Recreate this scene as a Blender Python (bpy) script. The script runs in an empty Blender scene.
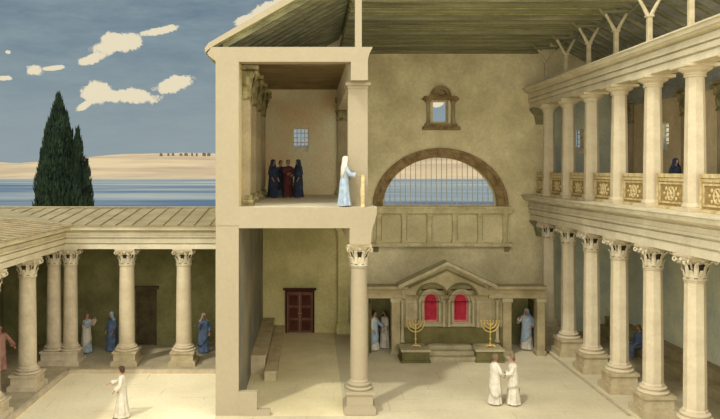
import bpy, bmesh, math, random
from mathutils import Vector, Matrix, noise
PI = math.pi
R = math.radians
C = bpy.context.scene.collection

# ------------------------------------------------------------------ camera, sky, sun, exposure
F = 720.0
cam_d = bpy.data.cameras.new('camera'); cam = bpy.data.objects.new('camera', cam_d); C.objects.link(cam)
cam.location = (0, 0, 8.0); cam.rotation_euler = (R(90), 0, 0)
cam_d.sensor_fit = 'HORIZONTAL'; cam_d.sensor_width = 36.0; cam_d.lens = 36.0
cam_d.shift_x = 50 / 720; cam_d.shift_y = -39.5 / 720
cam_d.clip_start = .1; cam_d.clip_end = 20000
bpy.context.scene.camera = cam
vs = bpy.context.scene.view_settings
vs.view_transform = 'Standard'; vs.look = 'None'; vs.gamma = 1; vs.use_curve_mapping = False
vs.exposure = 0.0

def lin(c):
    return tuple(((v / 255) / 12.92 if v / 255 <= .04045 else ((v / 255 + .055) / 1.055) ** 2.4) for v in c)

def build_world():
    w = bpy.data.worlds.new('sky'); bpy.context.scene.world = w; w.use_nodes = True
    nt = w.node_tree; nt.nodes.clear(); N = nt.nodes.new; L = nt.links.new
    def m(op, a, b=None, c=None):
        n = N('ShaderNodeMath'); n.operation = op
        for i, v in enumerate((a, b, c)):
            if v is None: continue
            if isinstance(v, (int, float)): n.inputs[i].default_value = v
            else: L(v, n.inputs[i])
        return n.outputs[0]
    tc = N('ShaderNodeTexCoord'); sep = N('ShaderNodeSeparateXYZ'); L(tc.outputs['Generated'], sep.inputs[0])
    x, y, z = sep.outputs
    az = m('MULTIPLY', m('ARCTAN2', x, y), 180 / PI)          # degrees, + to the east
    el = m('MULTIPLY', m('ARCSINE', z), 180 / PI)
    cb = N('ShaderNodeCombineXYZ'); L(az, cb.inputs[0]); L(el, cb.inputs[1])
    n1 = N('ShaderNodeTexNoise'); n1.inputs['Scale'].default_value = .62; n1.inputs['Detail'].default_value = 8; n1.inputs['Roughness'].default_value = .78
    L(cb.outputs[0], n1.inputs['Vector'])
    mp = N('ShaderNodeMapping'); mp.inputs['Rotation'].default_value = (0, 0, R(-28)); mp.inputs['Scale'].default_value = (.10, .42, 1)
    L(cb.outputs[0], mp.inputs[0])
    n2 = N('ShaderNodeTexNoise'); n2.inputs['Scale'].default_value = 1.0; n2.inputs['Detail'].default_value = 5; L(mp.outputs[0], n2.inputs['Vector'])
    # cumulus banks: (azimuth, elevation, half length, half height, tilt) in degrees
    def g(px, py, a, b, t):
        u, v = (px - 310) / F, (170 - py) / F
        A = math.degrees(math.atan(u)); E = math.degrees(math.atan(v / math.sqrt(1 + u * u)))
        k = math.degrees(1 / F) / (1 + u * u)
        return (A, E, a * k, b * k, t)
    banks = [g(118, 45, 27, 9, 16), g(92, 59, 17, 6, 22), g(158, 31, 19, 4.2, 15), g(112, 40, 14, 8, 0),
             g(126, 96, 40, 8, -2), g(98, 92, 15, 13, 30), g(172, 85, 22, 8.5, 18), g(84, 106, 10, 4, 30), g(86, 104, 8, 3, 20),
             g(34, 70, 9, 6, 5), g(54, 68, 12, 2.6, 8), g(5, 78, 9, 3, 0), g(8, 52, 3, 2, 0),
             g(272, 10, 24, 12, 15), g(246, 20, 13, 5, 20), g(438, 104, 7, 3.5, 15), g(436, 99, 16, 4, 15)]
    dens = None
    for (A, E, a, b, t) in banks:
        c, s = math.cos(R(t)), math.sin(R(t))
        dx = m('SUBTRACT', az, A); dy = m('SUBTRACT', el, E)
        p = m('DIVIDE', m('ADD', m('MULTIPLY', dx, c), m('MULTIPLY', dy, s)), a)
        q = m('DIVIDE', m('SUBTRACT', m('MULTIPLY', dy, c), m('MULTIPLY', dx, s)), b)
        r = m('SUBTRACT', 1.0, m('SQRT', m('ADD', m('MULTIPLY', p, p), m('MULTIPLY', q, q))))
        dens = r if dens is None else m('MAXIMUM', dens, r)
    d = m('ADD', dens, m('MULTIPLY', m('SUBTRACT', n1.outputs[0], .5), 2.6))
    mask = N('ShaderNodeMapRange'); L(d, mask.inputs[0]); mask.inputs[1].default_value = .02; mask.inputs[2].default_value = .22
    gate = N('ShaderNodeMapRange'); L(dens, gate.inputs[0]); gate.inputs[1].default_value = -.75; gate.inputs[2].default_value = -.35
    msk = m('MULTIPLY', mask.outputs[0], gate.outputs[0])
    blue = N('ShaderNodeValToRGB'); L(n2.outputs[0], blue.inputs[0])
    n2.inputs['Roughness'].default_value = .7
    e = blue.color_ramp.elements
    e[0].position = .34; e[0].color = (*lin((98, 121, 139)), 1); e[1].position = .68; e[1].color = (*lin((134, 152, 160)), 1)
    # paler towards the horizon
    hz = N('ShaderNodeMapRange'); L(el, hz.inputs[0]); hz.inputs[1].default_value = 14; hz.inputs[2].default_value = 2; hz.inputs[3].default_value = 0; hz.inputs[4].default_value = .75
    mh = N('ShaderNodeMix'); mh.data_type = 'RGBA'; L(hz.outputs[0], mh.inputs[0]); L(blue.outputs[0], mh.inputs[6]); mh.inputs[7].default_value = (*lin((152, 165, 167)), 1)
    mx = N('ShaderNodeMix'); mx.data_type = 'RGBA'; L(msk, mx.inputs[0]); L(mh.outputs[2], mx.inputs[6]); mx.inputs[7].default_value = (*lin((232, 220, 190)), 1)
    # the other half of the sky (behind the viewer and overhead) is unseen, brightened as added fill light
    bk = N('ShaderNodeMapRange'); bk.interpolation_type = 'SMOOTHSTEP'; L(y, bk.inputs[0]); bk.inputs[1].default_value = .5; bk.inputs[2].default_value = -.15
    mb = N('ShaderNodeMix'); mb.data_type = 'RGBA'; L(bk.outputs[0], mb.inputs[0]); L(mx.outputs[2], mb.inputs[6]); mb.inputs[7].default_value = (2.25, 2.2, 2.12, 1)
    bg = N('ShaderNodeBackground'); L(mb.outputs[2], bg.inputs[0]); bg.inputs[1].default_value = 1.0
    out = N('ShaderNodeOutputWorld'); L(bg.outputs[0], out.inputs[0])
build_world()
sd = bpy.data.lights.new('sun', 'SUN'); sd.energy = 1.45; sd.color = (1.0, .97, .92); sd.angle = R(2.5)
sun = bpy.data.objects.new('sun', sd); C.objects.link(sun)
sun.rotation_euler = Vector((.60 * math.cos(R(53)), .80 * math.cos(R(53)), -math.sin(R(53)))).to_track_quat('-Z', 'Y').to_euler()

# ------------------------------------------------------------------ materials
def mat(name, c, c2=None, scale=1.2, stretch=(1, 1, 1), rough=.9, fine=.10, lo=.35, hi=.65, metal=0, coord='Object', bump=0, bscale=20, detail=5):
    m = bpy.data.materials.new(name); m.use_nodes = True; nt = m.node_tree; N = nt.nodes.new; L = nt.links.new
    b = nt.nodes['Principled BSDF']; b.inputs['Roughness'].default_value = rough; b.inputs['Metallic'].default_value = metal
    b.inputs['Specular IOR Level'].default_value = .2 if not metal else .5
    tc = N('ShaderNodeTexCoord'); mp = N('ShaderNodeMapping'); mp.inputs['Scale'].default_value = stretch
    L(tc.outputs[coord], mp.inputs[0])
    n = N('ShaderNodeTexNoise'); n.inputs['Scale'].default_value = scale; n.inputs['Detail'].default_value = detail; n.inputs['Roughness'].default_value = .6
    L(mp.outputs[0], n.inputs['Vector'])
    rp = N('ShaderNodeValToRGB'); L(n.outputs[0], rp.inputs[0]); e = rp.color_ramp.elements
    c2 = c2 or tuple(v * .88 for v in c)
    e[0].position = lo; e[0].color = (*lin(c2), 1); e[1].position = hi; e[1].color = (*lin(c), 1)
    f = N('ShaderNodeTexNoise'); f.inputs['Scale'].default_value = 9; f.inputs['Detail'].default_value = 4; L(tc.outputs[coord], f.inputs['Vector'])
    mr = N('ShaderNodeMapRange'); L(f.outputs[0], mr.inputs[0]); mr.inputs[1].default_value = .3; mr.inputs[2].default_value = .7
    mr.inputs[3].default_value = 1 - fine; mr.inputs[4].default_value = 1 + fine * .6
    mu = N('ShaderNodeVectorMath'); mu.operation = 'SCALE'; L(rp.outputs[0], mu.inputs[0]); L(mr.outputs[0], mu.inputs['Scale'])
    L(mu.outputs[0], b.inputs['Base Color'])
    if bump:
        bn = N('ShaderNodeTexNoise'); bn.inputs['Scale'].default_value = bscale; bn.inputs['Detail'].default_value = 4; L(mp.outputs[0], bn.inputs['Vector'])
        bp = N('ShaderNodeBump'); bp.inputs['Strength'].default_value = bump; bp.inputs['Distance'].default_value = .03
        L(bn.outputs[0], bp.inputs['Height']); L(bp.outputs[0], b.inputs['Normal'])
    return m

def paving(name, c, c2, joint, sx=1.5, sy=1.1, amt=.5):
    m = mat(name, c, c2, scale=.35, fine=.07); nt = m.node_tree; N = nt.nodes.new; L = nt.links.new
    b = nt.nodes['Principled BSDF']; src = b.inputs['Base Color'].links[0].from_socket
    tc = [n for n in nt.nodes if n.type == 'TEX_COORD'][0]
    br = N('ShaderNodeTexBrick'); br.offset = .37; br.squash = 1.0
    wob = N('ShaderNodeTexNoise'); wob.inputs['Scale'].default_value = .6; L(tc.outputs['Object'], wob.inputs['Vector'])
    ad = N('ShaderNodeVectorMath'); ad.operation = 'MULTIPLY_ADD'; L(wob.outputs['Color'], ad.inputs[0]); ad.inputs[1].default_value = (.25, .25, 0); L(tc.outputs['Object'], ad.inputs[2])
    L(ad.outputs[0], br.inputs['Vector']); br.inputs['Scale'].default_value = 1; br.inputs['Brick Width'].default_value = sx; br.inputs['Row Height'].default_value = sy
    br.inputs['Mortar Size'].default_value = .022; br.inputs['Mortar Smooth'].default_value = .3
    # joints worn away in places
    wn = N('ShaderNodeTexNoise'); wn.inputs['Scale'].default_value = .8; wn.inputs['Detail'].default_value = 3; L(tc.outputs['Object'], wn.inputs['Vector'])
    mr = N('ShaderNodeMapRange'); L(wn.outputs[0], mr.inputs[0]); mr.inputs[1].default_value = .46; mr.inputs[2].default_value = .6; mr.inputs[4].default_value = amt
    mm = N('ShaderNodeMath'); mm.operation = 'MULTIPLY'; L(br.outputs['Fac'], mm.inputs[0]); L(mr.outputs[0], mm.inputs[1])
    mx = N('ShaderNodeMix'); mx.data_type = 'RGBA'; L(mm.outputs[0], mx.inputs[0]); L(src, mx.inputs[6]); mx.inputs[7].default_value = (*lin(joint), 1)
    L(mx.outputs[2], b.inputs['Base Color'])
    return m

M = {}
M['cut'] = mat('cut_masonry', (166, 154, 124), (162, 150, 120), scale=.8, fine=.04)
M['court'] = paving('court_paving', (240, 228, 187), (227, 213, 171), (168, 150, 108), 2.6, 1.5, .45)
M['nave_floor'] = paving('nave_paving', (207, 196, 160), (190, 177, 142), (150, 136, 98), 1.7, 1.2, .4)
M['aisle_floor'] = paving('aisle_paving', (234, 221, 173), (210, 196, 150), (205, 194, 160), 1.0, 1.0, .6)
M['portico_floor'] = mat('portico_floor', (178, 165, 130), (156, 144, 112), scale=1.5)
M['tan'] = mat('tan_plaster', (245, 231, 181), (191, 176, 128), scale=.42, fine=.10, lo=.3, hi=.7)
M['gallery_wall'] = mat('gallery_plaster', (221, 216, 173), (220, 190, 139), scale=.5, fine=.10)
M['olive_wall'] = mat('olive_plaster', (223, 210, 146), (188, 179, 120), scale=.7, fine=.12)
M['left_wall'] = mat('grey_plaster', (152, 142, 116), (114, 114, 104), scale=.6, fine=.1)
M['right_wall'] = mat('grey_olive_plaster', (219, 219, 181), (170, 180, 167), scale=.45, fine=.1)
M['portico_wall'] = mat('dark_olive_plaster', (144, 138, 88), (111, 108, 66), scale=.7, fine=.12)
M['boards'] = mat('ceiling_boards', (223, 227, 165), (96, 96, 58), scale=1.0, stretch=(.12, 3.2, 3.2), fine=.12, lo=.38, hi=.62)
M['beam'] = mat('dark_timber', (162, 157, 119), (119, 117, 86), scale=2, stretch=(.2, 2, 2), fine=.12)
M['rafters'] = mat('olive_rafters', (189, 190, 132), (144, 143, 95), scale=2, fine=.12)
M['post'] = mat('pale_timber', (214, 200, 160), (180, 166, 128), scale=2, fine=.1)
M['aisle_roof'] = mat('grey_boards', (178, 178, 166), (140, 142, 134), scale=1.4, stretch=(1, .3, 1), fine=.12)
M['stone'] = mat('column_stone', (209, 196, 160), (195, 179, 146), scale=1.4, fine=.05, rough=.85)
M['stone2'] = mat('base_stone', (192, 178, 140), (170, 154, 118), scale=2.0, fine=.10)
M['court_stone'] = mat('court_stone', (206, 190, 156), (178, 164, 134), scale=1.6, fine=.08)
M['carved'] = mat('carved_stone', (214, 202, 170), (184, 172, 140), scale=5.0, fine=.12, bump=.4, bscale=14)
M['entab'] = mat('entablature_stone', (220, 210, 177), (198, 188, 157), scale=1.1, fine=.06)
M['umber'] = mat('umber_stone', (170, 144, 98), (120, 98, 64), scale=3, fine=.15)
M['bench'] = mat('bench_stone', (206, 190, 150), (176, 160, 122), scale=1.5, fine=.1)
M['gallery_ceiling'] = mat('gallery_ceiling_plaster', (158, 138, 100), (128, 110, 78), scale=.8, fine=.1)
M['parapet'] = mat('parapet_stone', (227, 214, 164), (193, 180, 131), scale=1.6, fine=.1)
M['pier_cap'] = mat('carved_olive_stone', (176, 164, 116), (112, 102, 66), scale=4, fine=.15, bump=.4, bscale=12)
M['pier_shaft'] = mat('pilaster_plaster', (176, 160, 122), (150, 136, 100), scale=1, fine=.1)
M['gallery_right'] = mat('warm_gallery_plaster', (236, 216, 170), (206, 186, 142), scale=.5, fine=.1)
M['gap_shade'] = mat('capital_shadow_ground', (64, 54, 38), (50, 42, 30), scale=5)  # dark colour on the bell paints the shade between the capital's leaves
M['shrine'] = mat('shrine_stone', (171, 156, 117), (143, 130, 94), scale=1.6, fine=.1)
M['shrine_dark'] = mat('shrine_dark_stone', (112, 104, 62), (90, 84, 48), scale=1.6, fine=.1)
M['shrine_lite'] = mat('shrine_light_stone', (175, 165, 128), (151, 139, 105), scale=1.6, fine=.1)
M['tiles'] = mat('roof_tiles', (147, 136, 103), (126, 117, 86), scale=1.2, fine=.12)
M['tilerib'] = mat('roof_tile_ribs', (158, 142, 106), (128, 114, 84), scale=2, fine=.1)
M['gilt'] = mat('gold_carving', (216, 198, 146), (180, 158, 104), scale=6, fine=.15, bump=.5, bscale=18)
M['giltdark'] = mat('carving_ground', (168, 144, 92), (140, 116, 68), scale=5, fine=.1)
M['gold'] = mat('menorah_gold', (214, 186, 104), (184, 154, 76), scale=6, rough=.45, metal=.25)
M['door'] = mat('red_brown_door', (140, 92, 72), (104, 70, 54), scale=3, fine=.12)
M['doordark'] = mat('dark_brown_door', (96, 84, 56), (72, 62, 42), scale=3, fine=.12)
M['red'] = mat('crimson_panel', (186, 52, 66), (150, 40, 50), scale=4, fine=.1)
M['redlite'] = mat('rose_frame', (214, 130, 118), (190, 108, 98), scale=4, fine=.1)
M['white'] = mat('white_stone', (226, 216, 192), (204, 194, 168), scale=4, fine=.06)
M['sea'] = mat('lake_water', (155, 159, 147), (64, 87, 108), scale=1.0, stretch=(.0012, .0045, 1), fine=.05, lo=.36, hi=.70, rough=.8)
M['sand'] = mat('sandy_hills', (172, 155, 123), (142, 127, 103), scale=1.0, stretch=(.0011, .004, .03), fine=.04, lo=.36, hi=.6, rough=1)
M['earth'] = mat('dry_earth', (170, 160, 110), (130, 128, 84), scale=.05, fine=.1)
M['cypress'] = mat('cypress_green', (38, 54, 34), (14, 24, 16), scale=1.1, fine=.25, rough=1)
M['bark'] = mat('bark', (84, 66, 46), (60, 48, 34), scale=5, stretch=(2, 2, .3))
M['house'] = mat('far_houses', (110, 96, 80), (90, 80, 70), scale=.1)
M['skin'] = mat('skin', (188, 140, 106), (176, 126, 94), scale=4, fine=.03)
M['eye'] = mat('dark_eye', (40, 28, 22), (30, 22, 18))
M['hair'] = mat('brown_hair', (84, 62, 44), (58, 42, 30), scale=12, fine=.2)
M['greyhair'] = mat('grey_hair', (136, 116, 86), (94, 78, 58), scale=12, fine=.2)
M['w_cloth'] = mat('white_cloth', (216, 208, 186), (194, 184, 160), scale=5, fine=.04)
M['lb_cloth'] = mat('light_blue_cloth', (176, 188, 190), (136, 156, 172), scale=5, fine=.05)
M['b_cloth'] = mat('blue_cloth', (104, 122, 144), (78, 96, 120), scale=5, fine=.06)
M['n_cloth'] = mat('navy_cloth', (56, 64, 80), (38, 44, 56), scale=5, fine=.08)
M['t_cloth'] = mat('teal_grey_cloth', (96, 112, 122), (66, 82, 96), scale=5, fine=.08)
M['m_cloth'] = mat('maroon_cloth', (104, 56, 52), (78, 40, 40), scale=5, fine=.08)
M['p_cloth'] = mat('pink_cloth', (206, 158, 138), (180, 128, 110), scale=5, fine=.06)
M['sandal'] = mat('sandal_leather', (96, 68, 44), (76, 52, 34))

# ------------------------------------------------------------------ mesh helpers
class MB:
    def __init__(s): s.v = []; s.f = []; s.m = []
    def add(s, vs_, fs, mi=0):
        o = len(s.v); s.v += [tuple(v) for v in vs_]
        for f in fs: s.f.append(tuple(o + i for i in f)); s.m.append(mi)
        return s
    def box(s, x0, x1, y0, y1, z0, z1, mi=0, front=None, tp=None):
        v = [(x0, y0, z0), (x1, y0, z0), (x1, y1, z0), (x0, y1, z0), (x0, y0, z1), (x1, y0, z1), (x1, y1, z1), (x0, y1, z1)]
        s.add(v, [(3, 2, 1, 0), (2, 3, 7, 6), (0, 3, 7, 4)[::-1], (1, 2, 6, 5)], mi)
        s.add(v, [(0, 1, 5, 4)], mi if front is None else front)
        s.add(v, [(4, 5, 6, 7)], mi if tp is None else tp)
        return s
    def cbox(s, c, d, mi=0): return s.box(c[0] - d[0] / 2, c[0] + d[0] / 2, c[1] - d[1] / 2, c[1] + d[1] / 2, c[2] - d[2] / 2, c[2] + d[2] / 2, mi)
    def prism_y(s, poly, y0, y1, mi=0, front=None):      # poly in (x, z), counter-clockwise seen from -y
        n = len(poly); v = [(x, y0, z) for x, z in poly] + [(x, y1, z) for x, z in poly]
        s.add(v, [(i, i + n, (i + 1) % n + n, (i + 1) % n) for i in range(n)], mi)
        s.add(v, [tuple(range(2 * n - 1, n - 1, -1))], mi)
        s.add(v, [tuple(range(n))], mi if front is None else front); return s
    def prism_x(s, poly, x0, x1, mi=0):                   # poly in (y, z)
        n = len(poly); v = [(x0, y, z) for y, z in poly] + [(x1, y, z) for y, z in poly]
        s.add(v, [(i, (i + 1) % n, (i + 1) % n + n, i + n) for i in range(n)] + [tuple(range(n - 1, -1, -1)), tuple(range(n, 2 * n))], mi); return s
    def lathe(s, prof, seg=24, mi=0, c=(0, 0, 0)):        # prof: (r, z) upward
        n = len(prof); v = []
        for r, z in prof:
            for k in range(seg):
                a = 2 * PI * k / seg; v.append((c[0] + r * math.cos(a), c[1] + r * math.sin(a), c[2] + z))
        f = [(i * seg + k, i * seg + (k + 1) % seg, (i + 1) * seg + (k + 1) % seg, (i + 1) * seg + k) for i in range(n - 1) for k in range(seg)]
        f += [tuple(range(seg - 1, -1, -1)), tuple(range((n - 1) * seg, n * seg))]
        s.add(v, f, mi); return s
    def tube(s, pts, rad, seg=8, mi=0, sq=1.0):
        pts = [Vector(p) for p in pts]; n = len(pts)
        if isinstance(rad, (int, float)): rad = [rad] * n
        v = []; up = Vector((.13, .21, .97)).normalized()
        for i, p in enumerate(pts):
            t = (pts[min(i + 1, n - 1)] - pts[max(i - 1, 0)]).normalized()
            a = up.cross(t)
            if a.length < .15: a = Vector((1, 0, 0)).cross(t)
            a.normalize(); b = t.cross(a); up = b if i else up
            for k in range(seg):
                w = 2 * PI * k / seg; v.append(p + (a * math.cos(w) + b * math.sin(w) * sq) * rad[i])
        f = [(i * seg + k, i * seg + (k + 1) % seg, (i + 1) * seg + (k + 1) % seg, (i + 1) * seg + k) for i in range(n - 1) for k in range(seg)]
        f += [tuple(range(seg - 1, -1, -1)), tuple(range((n - 1) * seg, n * seg))]
        s.add(v, f, mi); return s
    def loft(s, rings, mi=0, caps=True, closed=True):
        m_ = len(rings[0]); v = [p for r in rings for p in r]
        kk = range(m_) if closed else range(m_ - 1)
        f = [(i * m_ + k, i * m_ + (k + 1) % m_, (i + 1) * m_ + (k + 1) % m_, (i + 1) * m_ + k) for i in range(len(rings) - 1) for k in kk]
        if caps: f += [tuple(range(m_ - 1, -1, -1)), tuple(range((len(rings) - 1) * m_, len(rings) * m_))]
        s.add(v, f, mi); return s
    def sphere(s, c, r, mi=0, seg=12, rn=8):
        r = (r, r, r) if isinstance(r, (int, float)) else r
        prof = [(math.sin(PI * i / rn), -math.cos(PI * i / rn)) for i in range(1, rn)]
        rings = [[(c[0] + r[0] * a * math.cos(2 * PI * k / seg), c[1] + r[1] * a * math.sin(2 * PI * k / seg), c[2] + r[2] * b) for k in range(seg)] for a, b in prof]
        return s.loft(rings, mi)
    def mesh(s, name, mats, smooth=False, bevel=0):
        me = bpy.data.meshes.new(name); me.from_pydata(s.v, [], s.f); me.update()
        for m_ in (mats if isinstance(mats, (list, tuple)) else [mats]): me.materials.append(m_)
        me.polygons.foreach_set('material_index', s.m)
        bm = bmesh.new(); bm.from_mesh(me); bmesh.ops.remove_doubles(bm, verts=bm.verts, dist=1e-5)
        bmesh.ops.recalc_face_normals(bm, faces=bm.faces); bm.to_mesh(me); bm.free()
        if smooth:
            me.polygons.foreach_set('use_smooth', [True] * len(me.polygons))
            me.set_sharp_from_angle(angle=R(38))
        return me
    def build(s, name, mats, parent=None, smooth=False, loc=None, bevel=0):
        o = bpy.data.objects.new(name, s.mesh(name, mats, smooth)); C.objects.link(o)
        if parent: o.parent = parent
        if loc: o.location = loc
        if bevel:
            b = o.modifiers.new('edge', 'BEVEL'); b.width = bevel; b.segments = 2; b.limit_method = 'ANGLE'
        return o

def part(me, name, parent):
    o = bpy.data.objects.new(name, me); C.objects.link(o); o.parent = parent; return o
def tag(o, label, cat=None, group=None, kind=None):
    o['label'] = label
    if cat: o['category'] = cat
    if group: o['group'] = group
    if kind: o['kind'] = kind
    return o
def thing(name, label, cat, loc=(0, 0, 0), rz=0, group=None):
    o = bpy.data.objects.new(name, None); C.objects.link(o); o.empty_display_size = .2
    o.location = loc; o.rotation_euler = (0, 0, rz); return tag(o, label, cat, group, 'thing')
def struct(o, label=None, cat=None):
    o['kind'] = 'structure'
    if label: o['label'] = label
    if cat: o['category'] = cat
    return o
def dup(root, loc, label, rz=None, group=None):
    r = root.copy(); C.objects.link(r); r.location = loc; r['label'] = label
    if rz is not None: r.rotation_euler = (0, 0, rz)
    if group: r['group'] = group
    for ch in list(root.children):
        c = ch.copy(); C.objects.link(c); c.parent = r
        for g in ch.children:
            d = g.copy(); C.objects.link(d); d.parent = c
    return r
def plate(outline, holes, y0, y1):
    """extruded plate in the x-z plane with holes, as (verts, faces)"""
    cu = bpy.data.curves.new('p', 'CURVE'); cu.dimensions = '2D'; cu.fill_mode = 'BOTH'; cu.extrude = (y1 - y0) / 2
    for poly in [outline] + holes:
        sp = cu.splines.new('POLY'); sp.points.add(len(poly) - 1); sp.use_cyclic_u = True
        for p, (x, z) in zip(sp.points, poly): p.co = (x, z, 0, 1)
    o = bpy.data.objects.new('p', cu); C.objects.link(o)
    dg = bpy.context.evaluated_depsgraph_get(); me = bpy.data.meshes.new_from_object(o.evaluated_get(dg))
    v = [(p.co.x, (y0 + y1) / 2 - p.co.z, p.co.y) for p in me.vertices]; f = [tuple(p.vertices) for p in me.polygons]
    bpy.data.objects.remove(o); bpy.data.curves.remove(cu); bpy.data.meshes.remove(me)
    return v, f
def rect(x0, x1, z0, z1): return [(x0, z0), (x1, z0), (x1, z1), (x0, z1)]
def arch(cx, z0, zs, rx, rz, n=28):    # opening: sill z0, spring zs, half width rx, rise rz
    p = [(cx - rx, z0)] if z0 < zs - 1e-4 else []
    p += [(cx - rx * math.cos(PI * i / n), zs + rz * math.sin(PI * i / n)) for i in range(n + 1)]
    if z0 < zs - 1e-4: p.append((cx + rx, z0))
    return p[::-1]

# ------------------------------------------------------------------ levels of the building
YS, YB = 23.4, 35.5                 # plane of the cut, face of the back wall
GF = 6.79                           # gallery floor
XL, XR = 1.63, 11.15                # the two colonnades of the nave
WL, WR = -2.32, 15.0                # inner faces of the side walls

# ---- ground, floors
b = MB(); b.box(-60, -3.07, -12, 46, -.5, 0); struct(b.build('floor_court', M['court']), 'cream paved open courtyard floor left of the cut building', 'floor')
b = MB(); b.box(1.15, 10.35, YS, YB + .3, -.5, 0); b.box(-3.07, 60, -12, YS, -.5, 0, 0)
struct(b.build('floor_nave', M['nave_floor']), 'pale stone paving of the tall central nave', 'floor')
b = MB(); b.box(-3.07, 1.15, YS, YB + .3, -.5, 0); struct(b.build('floor_aisle', M['aisle_floor']), 'grey-brown paving of the aisle behind the stone benches', 'floor')
b = MB(); b.box(10.35, 15.3, YS, YB + .3, -.5, 0); b.box(12.3, 15.3, 15, YB, 0, .06); b.box(10.45, 12.3, 15, YB, 0, .06, 1); struct(b.build('floor_right', [M['portico_floor'], M['nave_floor']]), 'brown floor of the side aisle behind the right colonnade', 'floor')

# terrain, lake and hills
b = MB(); b.add([(-3000, 46, -.02), (3000, 46, -.02), (3000, 640, -36), (-3000, 640, -36)], [(0, 1, 2, 3)]); b.box(-3000, -60, -12, 46, -.6, -.1); b.box(60, 3000, -12, 46, -.6, -.1); b.box(-60, 60, 35.8, 46, -.4, -.06)
struct(b.build('ground', M['earth']))
b = MB(); b.add([(-9000, 500, -33.5), (9000, 500, -33.5), (9000, 3700, -33.5), (-9000, 3700, -33.5)], [(0, 1, 2, 3)])
struct(b.build('lake_water', M['sea']), 'blue lake stretching to the sandy far shore', 'lake')
def hills():
    b = MB(); nx, ny = 240, 14; v = []
    for j in range(ny + 1):
        t = j / ny
        for i in range(nx + 1):
            x = -8000 + 16000 * i / nx; y = 3450 + 1500 * t + 60 * noise.noise((x * .002, 0, 3))
            u = max(0, min(1, (x + 1950) / 800)); h = 54 + 66 * u * u * (3 - 2 * u) + 12 * noise.noise((x * .0022, 1.7, 0)) + 7 * noise.noise((x * .008, 4, 0))
            z = -35 + (h + 35) * (1 - (1 - t) ** 1.9) + 9 * noise.noise((x * .004, y * .004, 2)) * t
            v.append((x, y, z))
    b.add(v, [(j * (nx + 1) + i, j * (nx + 1) + i + 1, (j + 1) * (nx + 1) + i + 1, (j + 1) * (nx + 1) + i) for j in range(ny) for i in range(nx)])
    struct(b.build('hills', M['sand'], smooth=True), 'sandy hills on the far shore of the lake', 'hills')
hills()

# ---- back wall with the lunette and windows
ACX, ASP, ARX, ARZ = 6.42, 6.2, 2.83, 2.42
def back_wall():
    holes = [arch(ACX, ASP, ASP, ARX, ARZ, 40), rect(6.04, 6.80, 10.36, 11.40), rect(-.82, -.08, 8.9, 10.05), rect(13.1, 13.55, 8.8, 10.0)]
    v, f = plate([(-3.0, 0), (15.3, 0), (15.3, 12.38), (6.4, 17.40), (-3.0, 12.1)], holes, YB, YB + .7)
    b = MB(); b.add(v, f)
    for i, fc in enumerate(b.f):
        x = sum(b.v[k][0] for k in fc) / len(fc)
        b.m[i] = 0
    o = b.build('wall_back', M['tan'])
    struct(o, 'tan plastered end wall of the nave with arched opening', 'wall')
back_wall()
# plaster skins of the two aisle end walls (their own colours)
b = MB(); b.box(WL, XL + .05, YB - .06, YB, 0, 6.11, 0); struct(b.build('wall_aisle_end', M['olive_wall']), 'olive plastered end wall of the ground floor aisle', 'wall')
v, f = plate(rect(WL, XL + .05, GF, 12.0), [rect(-.82, -.08, 8.9, 10.05)], YB - .06, YB); b = MB(); b.add(v, f)
struct(b.build('wall_gallery_end', M['gallery_wall']), 'brown plastered end wall of the upper gallery with lattice window', 'wall')
v, f = plate(rect(XR + .4, WR, 0, 12.6), [rect(13.1, 13.55, 8.8, 10.0)], YB - .06, YB); b = MB(); b.add(v, f)
struct(b.build('wall_right_end', M['right_wall']), 'grey-olive end wall behind the right colonnade', 'wall')

# ---- left side wall (cut at the front)
b = MB(); b.box(-3.07, -2.32, YS + .02, YB, 0, 6.2, 0, front=1); b.box(-3.07, WL, YS, YB, 6.2, 11.55, 2, front=1)
struct(b.build('wall_left', [M['left_wall'], M['cut'], M['gallery_wall']]), 'tall outer wall cut through to show its cream section', 'wall')
b = MB(); b.prism_y([(-2.32, 0), (-1.30, 0), (-1.30, .2), (-1.72, .2), (-1.72, .79), (-2.32, .79)], YS, YS + .22, 0)
struct(b.build('wall_footing', M['cut']), 'cream cut footing stepping down at foot of the outer wall', 'wall')
# gallery floor slab
b = MB(); b.prism_y([(-2.32, 6.11), (1.30, 6.11), (1.30, 5.58), (1.98, 5.58), (2.00, 6.0), (2.08, 6.25), (2.16, 6.5), (2.18, GF), (-2.32, GF)], YS, YB, 0, front=1)
struct(b.build('floor_gallery', [M['entab'], M['cut']]), 'cream floor slab carrying the upper gallery', 'floor')
# upper ceiling, beam, wall plate
b = MB(); b.prism_y([(WL, 11.52), (1.33, 11.52), (1.33, 10.92), (1.88, 10.92), (1.88, 11.6), (1.94, 11.8), (2.04, 12.0), (-3.2, 12.0), (-3.34, 11.8), (-3.3, 11.72), (-3.07, 11.55), (WL, 11.55)], YS, YS + .55, 0)
struct(b.build('ceiling_beam_cut', M['cut']), 'cream cut tie beam above the upper gallery', 'beam')
b = MB(); b.box(-3.0, XL, YS + .55, YB, 11.96, 12.02); struct(b.build('ceiling_gallery', M['gallery_ceiling']), 'brown flat ceiling of the upper gallery', 'ceiling')
b = MB(); b.box(1.33, 1.88, YS + .58, YB, 10.93, 11.95); struct(b.build('trim_1', M['entab']), 'plain architrave running back over the gallery column', 'trim')

ORD = ['first', 'second', 'third', 'fourth', 'fifth', 'sixth', 'seventh', 'eighth', 'ninth', 'tenth', 'eleventh', 'twelfth', 'thirteenth', 'fourteenth', 'fifteenth', 'sixteenth', 'seventeenth']
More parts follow.
